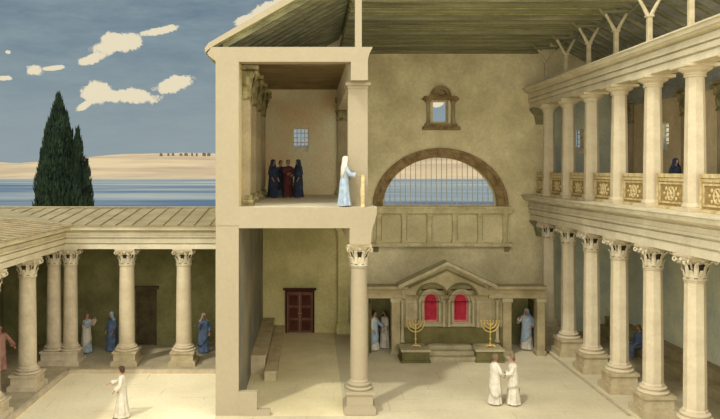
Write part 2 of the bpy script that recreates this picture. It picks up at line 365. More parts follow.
# ---- roof (one great gable)
SL = .565
def zr(x): return 11.93 + SL * (x + 3.3) if x < 6.4 else 11.93 + SL * (16.1 - x)
T = .40
b = MB()
b.prism_y([(-3.42, zr(-3.42) - .05), (-3.2, 12.0), (6.4, zr(6.4)), (6.4, zr(6.4) + T), (-3.3, zr(-3.3) + T * .5), (-3.42, zr(-3.42) + .1)], YS, YB + .9, 0, front=1)
struct(b.build('roof_left', [M['rafters'], M['cut']]), 'sloping left half of the gable roof with cream cut edge', 'roof')
b = MB()
b.prism_y([(6.4, zr(6.4)), (16.1, zr(16.1)), (16.1, zr(16.1) + T), (6.4, zr(6.4) + T)], YS, YB + .9, 0)
b.prism_y([(10.9, zr(10.9)), (16.1, zr(16.1)), (16.1, zr(16.1) + T), (10.9, zr(10.9) + T)], 18, YS, 0)
struct(b.build('roof_right', M['aisle_roof']), 'grey boarded underside of the roof beyond the right colonnade', 'roof')
for i in range(15):
    y = YS + .45 + i * .82
    b = MB(); b.prism_y([(-2.9, zr(-2.9) - .17), (1.45, zr(1.45) - .17), (1.45, zr(1.45) + .01), (-2.9, zr(-2.9) + .01)], y, y + .13)
    tag(b.build('roof_rafter', M['beam']), 'olive-brown rafter under the left roof, %s behind the cut' % ORD[i], 'rafter', 'rafters under the left roof slope', 'thing')
for i in range(17):
    y = 19.3 + i * .98
    b = MB(); b.prism_y([(11.5, zr(11.5) - .16), (14.9, zr(14.9) - .16), (14.9, zr(14.9) + .01), (11.5, zr(11.5) + .01)], y, y + .14)
    tag(b.build('roof_rafter', M['beam']), 'dark roof rafter beyond the right colonnade, %s from the open front' % ORD[i], 'rafter', 'rafters under the right roof slope', 'thing')

# nave ceiling
ZC = 13.85
b = MB(); b.box(1.45, XR + .15, YS, YB, ZC + .16, ZC + .22)
for i in range(24): b.box(1.5, XR + .1, YS + .1 + i * .5, YS + .18 + i * .5, ZC + .08, ZC + .17, 1)
n = 0; y = YS
struct(b.build('ceiling_nave', [M['boards'], M['rafters']]), 'olive boarded flat ceiling of the nave', 'ceiling')
for i in range(12):
    y = YS + .35 + i * 1.0
    d = (.16, .22, .18)[i % 3]
    b = MB(); b.box(1.5, XR + .1, y, y + .18 + .05 * (i % 2), ZC + .16 - d, ZC + .16)
    tag(b.build('ceiling_joist', M['beam']), 'dark joist across the nave ceiling, %s from the open front' % ORD[i], 'joist', 'joists of the nave ceiling', 'thing')
b = MB(); b.box(1.5, XR + .1, YB - .22, YB - .02, ZC - .12, ZC + .16); tag(b.build('wall_beam', M['beam']), 'last dark beam lying against the tan end wall', 'beam', None, 'thing')
# posts and braces over the colonnades
def roof_post(x, y, label, plain=False):
    t = thing('roof_post', label, 'post', (x, y, 12.0), 0, 'timber posts above the colonnades')
    w = .11 if plain else .075
    MB().box(-w, w, -w, w, 0, (1.0 if not plain else 2.6)).build('post', M['cut'] if plain else M['post'], t, bevel=.012)
    if plain: return
    MB().box(-.12, .12, -.11, .11, .96, 1.04).build('cap', M['post'], t, bevel=.015)
    for s in (-1, 1):                                      # the fork, then a darker strut up to the roof timbers
        MB().tube([(s * .05, 0, 1.02), (s * .18, 0, 1.28), (s * .40, 0, 1.66)], [.07, .06, .05], 8).build('fork_arm', M['post'], t, True)
        MB().tube([(s * .40, 0, 1.60), (s * (.62 if s < 0 else .85), 0, 1.84 if s < 0 else 1.98)], [.055, .06], 8).build('strut', M['beam'], t, True)
    MB().prism_y([(-.44, 1.64), (.44, 1.64), (.44, 1.74), (-.44, 1.74)], -.06, .06).build('cross_piece', M['beam'], t)
CY = [33.6 - 2.55 * i for i in range(7)]
roof_post(1.58, YS + .16, 'cream king post above the cut tie beam', True)
for i, y in enumerate(CY[:6]): roof_post(XR - .12, y, 'pale forked roof post over the %s gallery column from the end wall' % ORD[i])

# ---- right side: entablatures and walls
def entablature(name, zb, zt, x_in, x_out, y0, y1, label, proj=.42):
    h = zt - zb; b = MB()
    p = [(x_out, zb), (x_in, zb), (x_in, zb + .20 * h), (x_in + .05, zb + .22 * h), (x_in + .05, zb + .25 * h), (x_in - .05, zb + .26 * h), (x_in - .05, zb + .42 * h), (x_in + .02, zb + .44 * h), (x_in + .02, zb + .47 * h), (x_in - .09, zb + .48 * h), (x_in - .09, zb + .54 * h),
         (x_in - .04, zb + .56 * h), (x_in - .04, zb + .68 * h), (x_in + .02, zb + .70 * h), (x_in + .02, zb + .73 * h), (x_in - .16, zb + .76 * h), (x_in - .2, zb + .8 * h), (x_in - proj * .8, zb + .82 * h),
         (x_in - proj * .8, zb + .92 * h), (x_in - proj, zb + .95 * h), (x_in - proj, zt), (x_out, zt)]
    b.prism_y(p[::-1], y0, y1); o = b.build(name, M['entab']); struct(o, label, 'entablature')
    return o
entablature('trim_2', 5.56, GF, XR - .33, XR + .35, 15, YB, 'moulded cream entablature under the right gallery columns')
entablature('trim_3', 11.05, 12.0, XR - .33, XR + .33, 15, YB, 'moulded cream entablature above the right gallery columns', .36)
b = MB(); b.box(XR + .3, WR, 15, YB, 6.3, GF - .02); struct(b.build('floor_gallery_right', M['portico_floor']), 'floor of the gallery behind the balustrades', 'floor')
def right_wall():
    # plate built in x-z then turned to y-z
    v, f = plate(rect(15.0, YB, 0, 12.4), [rect(30.0, 30.62, 8.8, 10.0), rect(24.2, 25.2, 8.8, 10.0)], 0, .3)
    b = MB(); b.add([(WR + q[1], q[0], q[2]) for q in v], f); struct(b.build('wall_right', M['right_wall']), 'grey-olive side wall behind the right colonnade', 'wall')
right_wall()
b = MB(); b.prism_y([(WR, 11.0), (WR, 12.2), (WR - .45, 12.2), (WR - .45, 11.9), (WR - .2, 11.5), (WR - .12, 11.0)], 15, YB - .06); struct(b.build('trim_4', M['aisle_roof']), 'dark cornice along the top of the gallery side wall', 'trim')
v, f = plate(rect(15.0, YB - .06, GF, 11.0), [rect(30.0, 30.62, 8.8, 10.0), rect(24.2, 25.2, 8.8, 10.0)], 0, .05)
b = MB(); b.add([(WR - .05 + q[1], q[0], q[2]) for q in v], f); struct(b.build('wall_gallery_right', M['gallery_right']), 'warm plastered side wall of the right gallery', 'wall')
# consoles that end the entablatures at the back wall
for z, nm in ((5.56, 'lower'), (11.05, 'upper')):
    b = MB(); b.prism_y([(XR - .33, z), (XR - .33, z - .12), (XR - .12, z - .35), (XR - .02, z - .8), (XR + .3, z - .8), (XR + .3, z)][::-1], YB - .5, YB)
    tag(b.build('wall_console', M['beam']), 'dark stone console under the %s entablature at end wall' % nm, 'console', None, 'thing')

# ------------------------------------------------------------------ columns
def leaf(b, ang, r0, z0, h, w, out):
    """curled acanthus leaf"""
    ca, sa = math.cos(ang), math.sin(ang)
    prof = [(0, 0, 1), (.02, .35, 1.05), (.05, .7, .95), (out * .7, .95, .75), (out, 1.0, .5), (out * 1.12, .86, .28)]
    L_, R_, I_ = [], [], []
    for o, t, ww in prof:
        r = r0 + o
        for sgn, lst in ((-1, L_), (1, R_)):
            lst.append((r * ca - sgn * w * ww * .5 * sa * 1, r * sa + sgn * w * ww * .5 * ca, z0 + h * t))
        I_.append(((r + .018) * ca, (r + .018) * sa, z0 + h * t + .004))
    n_ = len(prof); b.add(L_ + I_ + R_, [(i, i + n_, i + 1 + n_, i + 1) for i in range(n_ - 1)] + [(i + n_, i + 2 * n_, i + 1 + 2 * n_, i + 1 + n_) for i in range(n_ - 1)])
def capital_mesh(r=.29, h=.74, wide=.5):
    b = MB()
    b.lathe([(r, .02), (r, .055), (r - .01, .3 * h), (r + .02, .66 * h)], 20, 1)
    b.lathe([(r, .62 * h), (r + .05, .7 * h), (r + .11, .78 * h), (r + .13, .87 * h)], 20)
    b.lathe([(r, 0), (r + .04, .012), (r + .04, .05), (r, .06)], 20)
    for k in range(8): leaf(b, 2 * PI * k / 8, r + .005, .05, h * .36, .125, .09)
    for k in range(8): leaf(b, 2 * PI * (k + .5) / 8, r + .01, .08, h * .60, .13, .14)
    for k in range(4):                                   # corner volutes
        a = PI / 4 + k * PI / 2; ca, sa = math.cos(a), math.sin(a)
        pts = [(r * ca * .98, r * sa * .98, .45 * h), ((r + .08) * ca, (r + .08) * sa, .66 * h), ((wide + .02) * ca, (wide + .02) * sa, .83 * h)]
        for j in range(9):
            w_ = j * .75; rr = .075 * (1 - j / 11)
            pts.append(((wide + .05 + rr * math.sin(w_)) * ca, (wide + .05 + rr * math.sin(w_)) * sa, .78 * h + rr * math.cos(w_) - .02))
        b.tube(pts, [.03] * 3 + [.028] * 9, 6)
        a2 = k * PI / 2; b.sphere(((r + .13) * math.cos(a2), (r + .13) * math.sin(a2), .80 * h), .06, 0, 8, 6)
        for s in (-1, 1):                                 # inner scrolls
            a3 = a2 + s * .28
            b.sphere(((r + .11) * math.cos(a3), (r + .11) * math.sin(a3), .70 * h), .048, 0, 8, 6)
    return b.mesh('capital', [M['carved'], M['gap_shade']], True)
def abacus_mesh(h=.74, w=.47):
    b = MB(); pts = []
    for k in range(4):
        a = PI / 4 + k * PI / 2; c1 = Vector((math.cos(a), math.sin(a))) * w * 1.30; a2 = PI / 4 + (k + 1) * PI / 2; c2 = Vector((math.cos(a2), math.sin(a2))) * w * 1.30
        for j in range(6):
            t = j / 6; p = c1.lerp(c2, t); p *= 1 - .12 * math.sin(PI * t); pts.append((p.x, p.y))
    n_ = len(pts); z0, z1 = .87 * h, h
    b.loft([[(x * .95, y * .95, z0) for x, y in pts], [(x, y, z0 + .04) for x, y in pts], [(x, y, z1) for x, y in pts]])
    return b.mesh('abacus', M['stone'])
def shaft_mesh(z0, z1, r0, r1, mt, seg=8):
    b = MB(); pr = [(r0 + .035, z0), (r0 + .035, z0 + .05), (r0, z0 + .09)]
    for i in range(1, 9):
        t = i / 8; pr.append((r0 + (r1 - r0) * t ** 1.5, z0 + .09 + (z1 - z0 - .15) * t))
    pr += [(r1 + .03, z1 - .04), (r1 + .03, z1)]
    b.lathe(pr, seg)
    if seg == 8: b.v = [(x * math.cos(PI / 8) - y * math.sin(PI / 8), x * math.sin(PI / 8) + y * math.cos(PI / 8), z) for x, y, z in b.v]
    return b.mesh('shaft', mt, seg > 8)
def plinth_mesh(z0, z1, w, mt):
    b = MB(); h = z1 - z0; hw = w / 2
    b.box(-hw - .05, hw + .05, -hw - .05, hw + .05, z0, z0 + .30 * h); b.box(-hw - .01, hw + .01, -hw - .01, hw + .01, z0 + .30 * h, z0 + .36 * h)
    b.box(-hw + .05, hw - .05, -hw + .05, hw - .05, z0 + .36 * h, z0 + .86 * h); b.box(-hw, hw, -hw, hw, z0 + .86 * h, z1); return b.mesh('plinth', mt)
def base_mesh(z0, z1, r, mt):
    b = MB(); h = z1 - z0
    b.lathe([(r + .14, z0), (r + .17, z0 + .15 * h), (r + .17, z0 + .3 * h), (r + .12, z0 + .42 * h), (r + .05, z0 + .5 * h), (r + .05, z0 + .6 * h), (r + .1, z0 + .7 * h), (r + .1, z0 + .88 * h), (r + .035, z1)], 24)
    return b.mesh('base_moulding', mt, True)
def column(name, label, loc, H, ped, r, mt, mt2, group, caph=.74, wide=.5, pw=1.02, rz=0, seg=8):
    t = thing(name, label, 'column', loc, rz, group)
    part(plinth_mesh(0, ped * .76, pw, mt2), 'plinth', t)
    part(base_mesh(ped * .76, ped, r, mt), 'base_moulding', t)
    part(shaft_mesh(ped, H - caph, r, r * .9, mt, seg), 'shaft', t)
    c = part(capital_mesh(r * .9, caph, wide), 'capital', t); c.location = (0, 0, H - caph)
    a = part(abacus_mesh(caph, wide - .03), 'abacus', c)
    return t
G1 = 'ground floor columns of the right colonnade'
lc = column('corinthian_column', 'farthest ground floor column of the right colonnade, next to the end wall', (XR, CY[0], .06), 5.50, .96, .315, M['stone'], M['stone2'], G1)
for i, y in enumerate(CY[1:], 1): dup(lc, (XR, y, .06), '%s ground floor leafy-capital column of the right colonnade counting from the end wall' % ORD[i])
column('corinthian_column', 'tall leafy-capital column between dark aisle and nave under the cut floor slab', (XL, YS + .57, .02), 5.54, .96, .315, M['cut'], M['cut'], 'columns in the cut', seg=24).scale = (.93, .93, 1)
# gallery columns
def plain_column(label, loc, H, r, group):
    t = thing('plain_column', label, 'column', loc, 0, group)
    b = MB(); b.box(-r - .1, r + .1, -r - .1, r + .1, 0, .12); b.build('plinth', M['stone'], t, bevel=.01)
    b = MB(); b.lathe([(r + .06, .12), (r + .07, .16), (r + .03, .22), (r, .26), (r, .4)] + [(r - .05 * (i / 6) ** 1.4, .4 + (H - .78) * i / 6) for i in range(1, 7)] + [(r + .0, H - .36), (r + .0, H - .32)], 8)
    b.v = [(x * math.cos(PI / 8) - y * math.sin(PI / 8), x * math.sin(PI / 8) + y * math.cos(PI / 8), z) for x, y, z in b.v]
    b.build('shaft', M['stone'], t)
    b = MB(); b.lathe([(r - .03, H - .32), (r, H - .29), (r, H - .24), (r + .08, H - .20), (r + .14, H - .16), (r + .16, H - .12), (r + .16, H - .10)], 28)
    c = b.build('capital', M['stone'], t, True)
    b = MB(); b.box(-r - .2, r + .2, -r - .2, r + .2, H - .10, H); b.build('abacus', M['stone'], c, bevel=.012)
    return t
G2 = 'gallery columns of the right colonnade'
pc = plain_column('farthest plain gallery column on the right, next to the end wall', (XR, CY[0], GF), 4.26, .30, G2)
for i, y in enumerate(CY[1:], 1): dup(pc, (XR, y, GF), '%s plain gallery column on the right counting from the end wall' % ORD[i])
t = thing('gallery_pier', 'square cream gallery pier with flat cap beside the veiled figure', 'pier', (1.60, YS + .92, GF))
MB().box(-.33, .33, -.3, .3, .1, 3.99).build('shaft', M['cut'], t, bevel=.012)
MB().box(-.37, .37, -.34, .34, 0, .1).build('base', M['cut'], t, bevel=.01)
c = MB().box(-.42, .42, -.4, .4, 4.02, 4.13).build('cap', M['cut'], t, bevel=.015)
MB().box(-.35, .35, -.33, .33, 3.93, 4.02).build('necking', M['cut'], c, bevel=.01)

# engaged piers of the left gallery
def pier(label, loc, rz, H, group, w=.5, d=.28, ch=1.15):
    """pilaster with a big leafy capital; back at y=0, facing -y"""
    t = thing('wall_pilaster', label, 'pilaster', loc, rz, group)
    b = MB(); b.box(-w / 2 - .12, w / 2 + .12, -d - .12, 0, 0, .2); b.box(-w / 2 - .06, w / 2 + .06, -d - .06, 0, .2, .34); b.build('base', M['pier_cap'], t, bevel=.015)
    b = MB(); b.box(-w / 2, w / 2, -d, 0, .34, H - ch); b.box(-w / 2 + .1, w / 2 - .1, -d - .03, 0, .5, H - ch - .15); b.build('shaft', M['pier_shaft'], t, bevel=.01)
    b = MB(); z0 = H - ch
    b.box(-w / 2 - .04, w / 2 + .04, -d - .04, 0, z0, z0 + .08)
    b.prism_x([(0, z0), (-d, z0), (-d - .1, z0 + ch * .6), (-d - .25, z0 + ch * .86), (0, z0 + ch * .86)], -w / 2, w / 2)
    for row, (zz, hh, oo) in enumerate(((.08, .36, .02), (.36, .36, .07), (.62, .3, .15))):
        for k in range(3):
            x = (-w / 3 + k * w / 3) + (w / 6 if row == 1 else 0) - (.0)
            bb = MB(); leaf(bb, -PI / 2, 0, 0, hh * ch / 1.0, .2, .12)
            b.add([(q[0] + x, q[1] - d - oo, q[2] + z0 + zz * ch * .85) for q in bb.v], bb.f)
        for s in (-1, 1):
            bb = MB(); leaf(bb, 0 if s > 0 else PI, 0, 0, hh * ch, .2, .12)
            b.add([(q[0] + s * (w / 2), q[1] - d * .5 - oo * .5, q[2] + z0 + zz * ch * .85) for q in bb.v], bb.f)
    for s in (-1, 1): b.sphere((s * (w / 2 + .06), -d - .22, H - .2 * ch), .09, 0, 8, 6)
    b.box(-w / 2 - .14, w / 2 + .14, -d - .30, 0, H - .12 * ch, H)
    b.build('capital', M['pier_cap'], t)
    return t
p0 = pier('nearest leafy-capital pilaster on left gallery wall, at the cut', (WL, 24.7, GF), R(90), 4.75, 'pilasters along the left gallery wall')
for i in range(1, 4): dup(p0, (WL, 24.7 + 2.55 * i, GF), '%s leafy-capital pilaster on left gallery wall counting from the cut' % ORD[i])
dup(p0, (XL - .02, YB - .06, GF), 'leafy-capital pilaster on gallery end wall behind the cut column', rz=0, group='pilasters on the end wall')
for i in range(4): dup(p0, (WR - .055, 33.5 - 2.55 * i, GF), '%s leafy-capital pilaster on right gallery side wall from the end wall' % ORD[i], rz=R(-90), group='pilasters along the right gallery wall').scale = (1, .7, .93)
b = MB(); b.box(-.26, .26, -.3, 0, 0, 5.0); b.box(-.36, .36, -.4, 0, 5.0, 5.58); b.box(-.34, .34, -.38, 0, 0, .5)
tag(b.build('wall_pier', M['olive_wall'], loc=(XL, YB - .06, 0), bevel=.015), 'plain olive pier on aisle end wall behind the front column', 'pier', None, 'thing')

# ------------------------------------------------------------------ balustrades
def balustrade(label, loc, rz, Lw, group, H=1.1):
    """carved screen, length along x centred, facing -y"""
    t = thing('carved_balustrade', label, 'balustrade', loc, rz, group)
    hw = Lw / 2
    b = MB(); b.box(-hw, hw, -.06, .06, H - .12, H); b.box(-hw, hw, -.06, .06, 0, .10); b.box(-hw, -hw + .1, -.055, .055, .1, H - .12); b.box(hw - .1, hw, -.055, .055, .1, H - .12)
    b.build('rail_frame', M['gilt'], t, bevel=.01)
    MB().box(-hw + .1, hw - .1, -.02, .02, .1, H - .12).build('back_panel', M['giltdark'], t)
    b = MB(); nb = max(3, int(Lw / .13)); b.box(-hw + .1, hw - .1, -.028, .0, H - .24, H - .13)
    for k in range(nb): b.cbox((-hw + .12 + (Lw - .24) * (k + .5) / nb, -.035, H - .19), (.06, .04, .08))
    b.build('dentil_band', M['gilt'], t)
    b = MB(); iw = hw - .2
    for s in (-1, 1):
        b.box(s * iw - .03, s * iw + .03, -.045, 0, .18, H - .28)
    b.box(-iw, iw, -.045, 0, .18, .24); b.box(-iw, iw, -.045, 0, H - .33, H - .27)
    cz = (H - .09) / 2 - .02; rr = .2
    b.tube([(rr * math.cos(2 * PI * k / 20), -.035, cz + rr * math.sin(2 * PI * k / 20)) for k in range(21)], .03, 6)
    b.sphere((0, -.03, cz), (.08, .05, .08), 0, 10, 6)
    for k in range(6):
        a = k * PI / 3; b.tube([(.05 * math.cos(a), -.03, cz + .05 * math.sin(a)), (.17 * math.cos(a), -.035, cz + .17 * math.sin(a))], [.02, .035], 6)
    if iw > .4:
        for s in (-1, 1):
            for (dx, dz) in ((.10, .15), (.10, -.15), (.22, 0)):
                b.sphere((s * (rr + dx), -.03, cz + dz), (.05, .035, .06), 0, 8, 6)
    b.build('carving', M['gilt'], t)
    return t
bl = None
for i in range(-1, 6):
    if i < 0: y, w, lb = (CY[0] + YB) / 2 + .12, 1.25, 'short carved golden balustrade between end wall and first gallery column'
    else: y, w, lb = (CY[i] + CY[i + 1]) / 2, 1.86, 'carved golden balustrade between the %s and %s gallery columns from the end wall' % (ORD[i], ORD[i + 1])
    if i <= 0: bl = balustrade(lb, (XR - .02, y, GF), R(-90), w, 'balustrades of the right gallery')
    else: dup(bl, (XR - .02, y, GF), lb)
balustrade('carved balustrade seen end-on in front of the cut gallery column', (1.72, YS + .23, GF), R(-90), .4, 'balustrade ends', 1.05)

# ------------------------------------------------------------------ benches
b = MB(); b.box(-2.32, -1.76, 28.2, YB - .06, 0, .64); b.box(-2.32, -1.73, 28.17, YB - .06, .64, .74)
tag(b.build('stone_bench', M['bench'], bevel=.01), 'upper stone bench tier against the dark left aisle wall', 'bench', 'benches of the left aisle', 'thing')
b = MB(); b.box(-1.73, -1.28, 27.3, YB - .06, 0, .28); b.box(-1.73, -1.25, 27.27, YB - .06, .28, .37)
tag(b.build('stone_bench', M['bench'], bevel=.01), 'lower stone bench tier beside the aisle door', 'bench', 'benches of the left aisle', 'thing')
b = MB(); b.box(14.5, 14.98, 16, YB - .1, .06, .72); b.box(14.47, 14.98, 16, YB - .1, .72, .82)
tag(b.build('stone_bench', M['shrine'], bevel=.01), 'upper stone bench tier along the right side wall', 'bench', 'benches of the right aisle', 'thing')
b = MB(); b.box(13.95, 14.46, 16, YB - .1, .06, .44)
tag(b.build('stone_bench', M['shrine'], bevel=.01), 'lower stone bench tier along the right side wall, under the seated figure', 'bench', 'benches of the right aisle', 'thing')

# ------------------------------------------------------------------ doors
def door(name, x0, x1, z0, z1, y, mt, mf, label, leaves=2, lintel=True):
    t = thing(name, label, 'door', ((x0 + x1) / 2, y, z0)); t['kind'] = 'structure'
    w = (x1 - x0) / 2; h = z1 - z0
    b = MB(); b.box(-w - .1, -w, -.1, 0, 0, h + .1); b.box(w, w + .1, -.1, 0, 0, h + .1); b.box(-w, w, -.1, 0, h, h + .1)
    if lintel: b.box(-w - .2, w + .2, -.16, 0, h + .1, h + .2)
    b.build('door_frame', mf, t, bevel=.008)
    for k in range(leaves):
        a0 = -w + 2 * w * k / leaves + .01; a1 = -w + 2 * w * (k + 1) / leaves - .01
        lf = MB().box(a0, a1, -.05, -.005, .01, h - .01).build('door_leaf', mt, t)
        for j in range(3):
            b = MB(); q0 = .12 + j * (h - .15) / 3; q1 = q0 + (h - .15) / 3 - .12
            b.box(a0 + .09, a1 - .09, -.075, -.045, q0, q1); b.box(a0 + .15, a1 - .15, -.09, -.07, q0 + .07, q1 - .07)
            b.build('door_panel', mf if mt == M['door'] else mf, lf, bevel=.006)
        if leaves == 2:
            MB().sphere((a1 - .05 if k == 0 else a0 + .05, -.075, h * .48), .025, 0, 8, 6).build('door_knob', M['gold'], lf)
M['doorf'] = mat('dark_red_brown', (92, 52, 40), (70, 42, 32), scale=4)
door('door_1', -1.12, .12, 0, 2.0, YB - .06, M['door'], M['doorf'], 'red-brown double door at the end of the left aisle')

# ------------------------------------------------------------------ lunette: archivolt, grille, parapet
b = MB()
outer = [(ACX - (ARX + .5) * math.cos(PI * i / 40), ASP + (ARZ + .46) * math.sin(PI * i / 40)) for i in range(41)]
inner = [(ACX - (ARX + .0) * math.cos(PI * i / 40), ASP + (ARZ + .0) * math.sin(PI * i / 40)) for i in range(41)]
mid = [(ACX - (ARX + .34) * math.cos(PI * i / 40), ASP + (ARZ + .31) * math.sin(PI * i / 40)) for i in range(41)]
prof = []
for (o_, i_, m_) in zip(outer, inner, mid):
    prof.append([(i_[0], YB + .2, i_[1]), (i_[0], YB - .10, i_[1]), (m_[0], YB - .10, m_[1]), (m_[0], YB - .17, m_[1]), (o_[0], YB - .17, o_[1]), (o_[0], YB + .0, o_[1])])
b.loft(prof)
tag(b.build('arch_surround', M['umber'], smooth=False), 'brown moulded stone surround of the big half-round window', 'arch', None, 'thing')
t = thing('window_grille', 'thin upright bars across the big half-round window', 'grille', (ACX, YB + .35, ASP))
MB().box(-ARX, ARX, -.05, .05, 0, .10).build('sill_rail', M['white'], t)
nb = 22
for k in range(nb):
    x = -ARX + 2 * ARX * (k + .5) / nb; h = ARZ * math.sqrt(max(0, 1 - (x / ARX) ** 2)) + .01
    MB().box(x - .014, x + .014, -.014, .014, .08, h).build('bar', M['post'], t)
t = thing('window_parapet', 'panelled stone parapet below the half-round window', 'parapet', (ACX + .05, YB, 4.25))
PW = 3.42
MB().box(-PW, PW, -.32, 0, 1.62, 1.95).box(-PW - .06, PW + .06, -.38, 0, 1.86, 1.97).build('top_rail', M['parapet'], t, bevel=.015)
MB().box(-PW - .02, PW + .02, -.34, 0, 0, .18).build('bottom_rail', M['parapet'], t, bevel=.015)
MB().box(-PW + .1, PW - .1, -.10, 0, .18, 1.62).build('back_panel', M['tan'], t)
for k in range(6):
    x = -PW + .32 + k * (2 * PW - .64) / 5
    pr = MB().box(x - .11, x + .11, -.26, -.1, .18, 1.62).box(x - .15, x + .15, -.3, -.1, .18, .3).box(x - .15, x + .15, -.3, -.1, 1.5, 1.62).build('pier', M['parapet'], t, bevel=.01)
    MB().box(x + .111, x + .14, -.2, -.1, .3, 1.5).build('pier_fillet', M['shrine'], pr)
# end brackets
for s in (-1, 1):
    MB().prism_x([(0, -.3), (-.2, -.05), (-.3, 0), (0, 0)], s * (PW - .2) - .12, s * (PW - .2) + .12).build('bracket', M['shrine'], t)

# ------------------------------------------------------------------ small windows
t = thing('window_1', 'small square window in carved stone frame high on end wall', 'window', (6.42, YB, 10.2)); t['kind'] = 'structure'
MB().box(-.9, .95, -.25, 0, -.22, -.06).box(-.78, .8, -.2, 0, -.06, .08).build('window_sill', M['umber'], t, bevel=.02)
for s in (-1, 1):
    c = MB().lathe([(.1, .08), (.1, .16), (.075, .2), (.065, 1.0), (.1, 1.08), (.12, 1.14)], 12, 0, (s * .62, -.13, 0)).build('colonnette', M['shrine_lite'], t, True)
    MB().box(s * .62 - .16, s * .62 + .16, -.26, 0, 1.14, 1.24).build('cap', M['umber'], c, bevel=.01)
    MB().box(s * .44 - .06, s * .44 + .06, -.1, .02, .08, 1.24).build('jamb', M['tan'], t)
    MB().tube([(s * .62 + .1 * math.cos(w) * (1 - w / 9), -.15, 1.30 + .1 * math.sin(w) * (1 - w / 9)) for w in [j * .6 for j in range(12)]], .03, 6).build('scroll', M['umber'], t)
MB().box(-.88, .88, -.28, 0, 1.24, 1.34).box(-.82, .82, -.22, 0, 1.34, 1.42).build('lintel', M['umber'], t, bevel=.01)
v, f = plate(arch(0, 1.42, 1.42, .5, .52, 16), [arch(0, 1.44, 1.44, .3, .3, 12)], -.24, 0); b = MB(); b.add(v, f); b.build('arched_pediment', M['umber'], t)
b = MB(); b.sphere((0, -.06, 1.52), (.1, .08, .1), 0, 8, 6)
for k in range(5):
    a = PI * (k + .5) / 5; b.tube([(.08 * math.cos(a), -.05, 1.46 + .08 * math.sin(a)), (.27 * math.cos(a), -.05, 1.46 + .27 * math.sin(a))], [.02, .045], 6)
b.build('shell_carving', M['umber'], t)
MB().box(-.38, -.34, .1, .16, .16, 1.2).box(.34, .38, .1, .16, .16, 1.2).box(-.38, .38, .1, .16, .16, .2).box(-.38, .38, .1, .16, 1.16, 1.2).build('inner_frame', M['white'], t)
def lattice(name, label, x0, x1, z0, z1, y, nx, nz, rz=0):
    t = thing(name, label, 'window', (x0, y, z0), rz); t['kind'] = 'structure'
    w, h = x1 - x0, z1 - z0
    b = MB(); b.box(-.05, .03, 0, .12, -.05, h + .05); b.box(w - .03, w + .05, 0, .12, -.05, h + .05); b.box(.03, w - .03, 0, .12, -.05, .03); b.box(.03, w - .03, 0, .12, h - .03, h + .05); b.build('window_frame', M['white'], t)
    b = MB()
    for k in range(1, nx): b.box(w * k / nx - .02, w * k / nx + .02, .03, .08, 0, h)
    for k in range(1, nz): b.box(0, w, .035, .075, h * k / nz - .02, h * k / nz + .02)
    b.build('lattice', M['white'], t)
    MB().box(0, w, 0.02, .1, 0, h * .27).build('lower_panel', M['white'], t)
lattice('window_2', 'lattice window in the left gallery end wall above the dark-robed group', -.82, -.08, 8.9, 10.05, YB + .1, 4, 5)
lattice('window_3', 'narrow lattice window in the end wall behind the gallery columns', 13.1, 13.55, 8.8, 10.0, YB + .1, 3, 5)
lattice('window_4', 'tall pale window in the gallery side wall between fifth and fourth columns', 0, .62, 8.8, 10.0, 31.2, 2, 6, R(-90)); bpy.data.objects['window_4'].location = (WR + .12, 30.62, 8.8)
lattice('window_5', 'second tall window in the gallery side wall towards the viewer', 0, 1.0, 8.8, 10.0, 25.2, 3, 5, R(-90)); bpy.data.objects['window_5'].location = (WR + .12, 25.2, 8.8)

# ------------------------------------------------------------------ the shrine
SY = 31.1
b = MB()
tp = thing('shrine_screen', 'stone screen wall with pediment, red arched niches and side doorways', 'shrine', (0, SY, 0))
wx = [5.45, 6.79]                    # niche centres
# central wall with two arched niches
holes = [arch(x, 1.32, 2.16, .33, .34, 16) for x in wx]
v, f = plate(rect(4.05, 8.66, 0, 2.60), holes, 0, .3); MB().add(v, f).build('niche_wall', M['shrine'], tp)
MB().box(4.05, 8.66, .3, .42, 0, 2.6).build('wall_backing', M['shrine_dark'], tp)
for x in wx:
    v, f = plate(arch(x, 1.26, 2.16, .42, .42, 16), [arch(x, 1.34, 2.16, .33, .34, 16)], -.05, .02); n_ = MB(); n_.add(v, f); n_.build('niche_frame', M['shrine_lite'], tp)
    v, f = plate(arch(x, 1.32, 2.16, .33, .34, 16), [arch(x, 1.40, 2.14, .27, .28, 16)], .1, .16); fr = MB(); fr.add(v, f); fr = fr.build('door_surround', M['redlite'], tp)
    v, f = plate(arch(x, 1.40, 2.14, .28, .29, 16), [], .14, .22); pn = MB(); pn.add(v, f); pn = pn.build('red_panel', M['red'], tp); pn['label'] = 'crimson arched panel'
    for s in (-1, 1):
        v, f = plate(arch(x + s * .125, 1.48, 2.08, .085, .14, 10), [], .11, .145); q = MB(); q.add(v, f); q.build('raised_field', M['red'], pn)
    MB().box(x - .5, x + .5, -.12, 0, 1.18, 1.28).build('niche_sill', M['shrine_lite'], tp, bevel=.01)
    v, f = plate(arch(x, 2.16, 2.16, .58, .52, 18), [arch(x, 2.16, 2.16, .43, .43, 18)], -.14, .0); q = MB(); q.add(v, f); q.build('niche_arch', M['shrine'], tp)
def colonnette(x, z0, z1, r=.06, nm='colonnette'):
    c = MB().lathe([(r + .03, z0), (r + .03, z0 + .08), (r, z0 + .12), (r * .9, z1 - .14), (r + .02, z1 - .1), (r + .05, z1)], 12, 0, (x, -.12, 0)).build(nm, M['shrine_lite'], tp, True)
for x in (4.93, 6.0, 6.24, 7.32): colonnette(x, 1.18, 2.25)
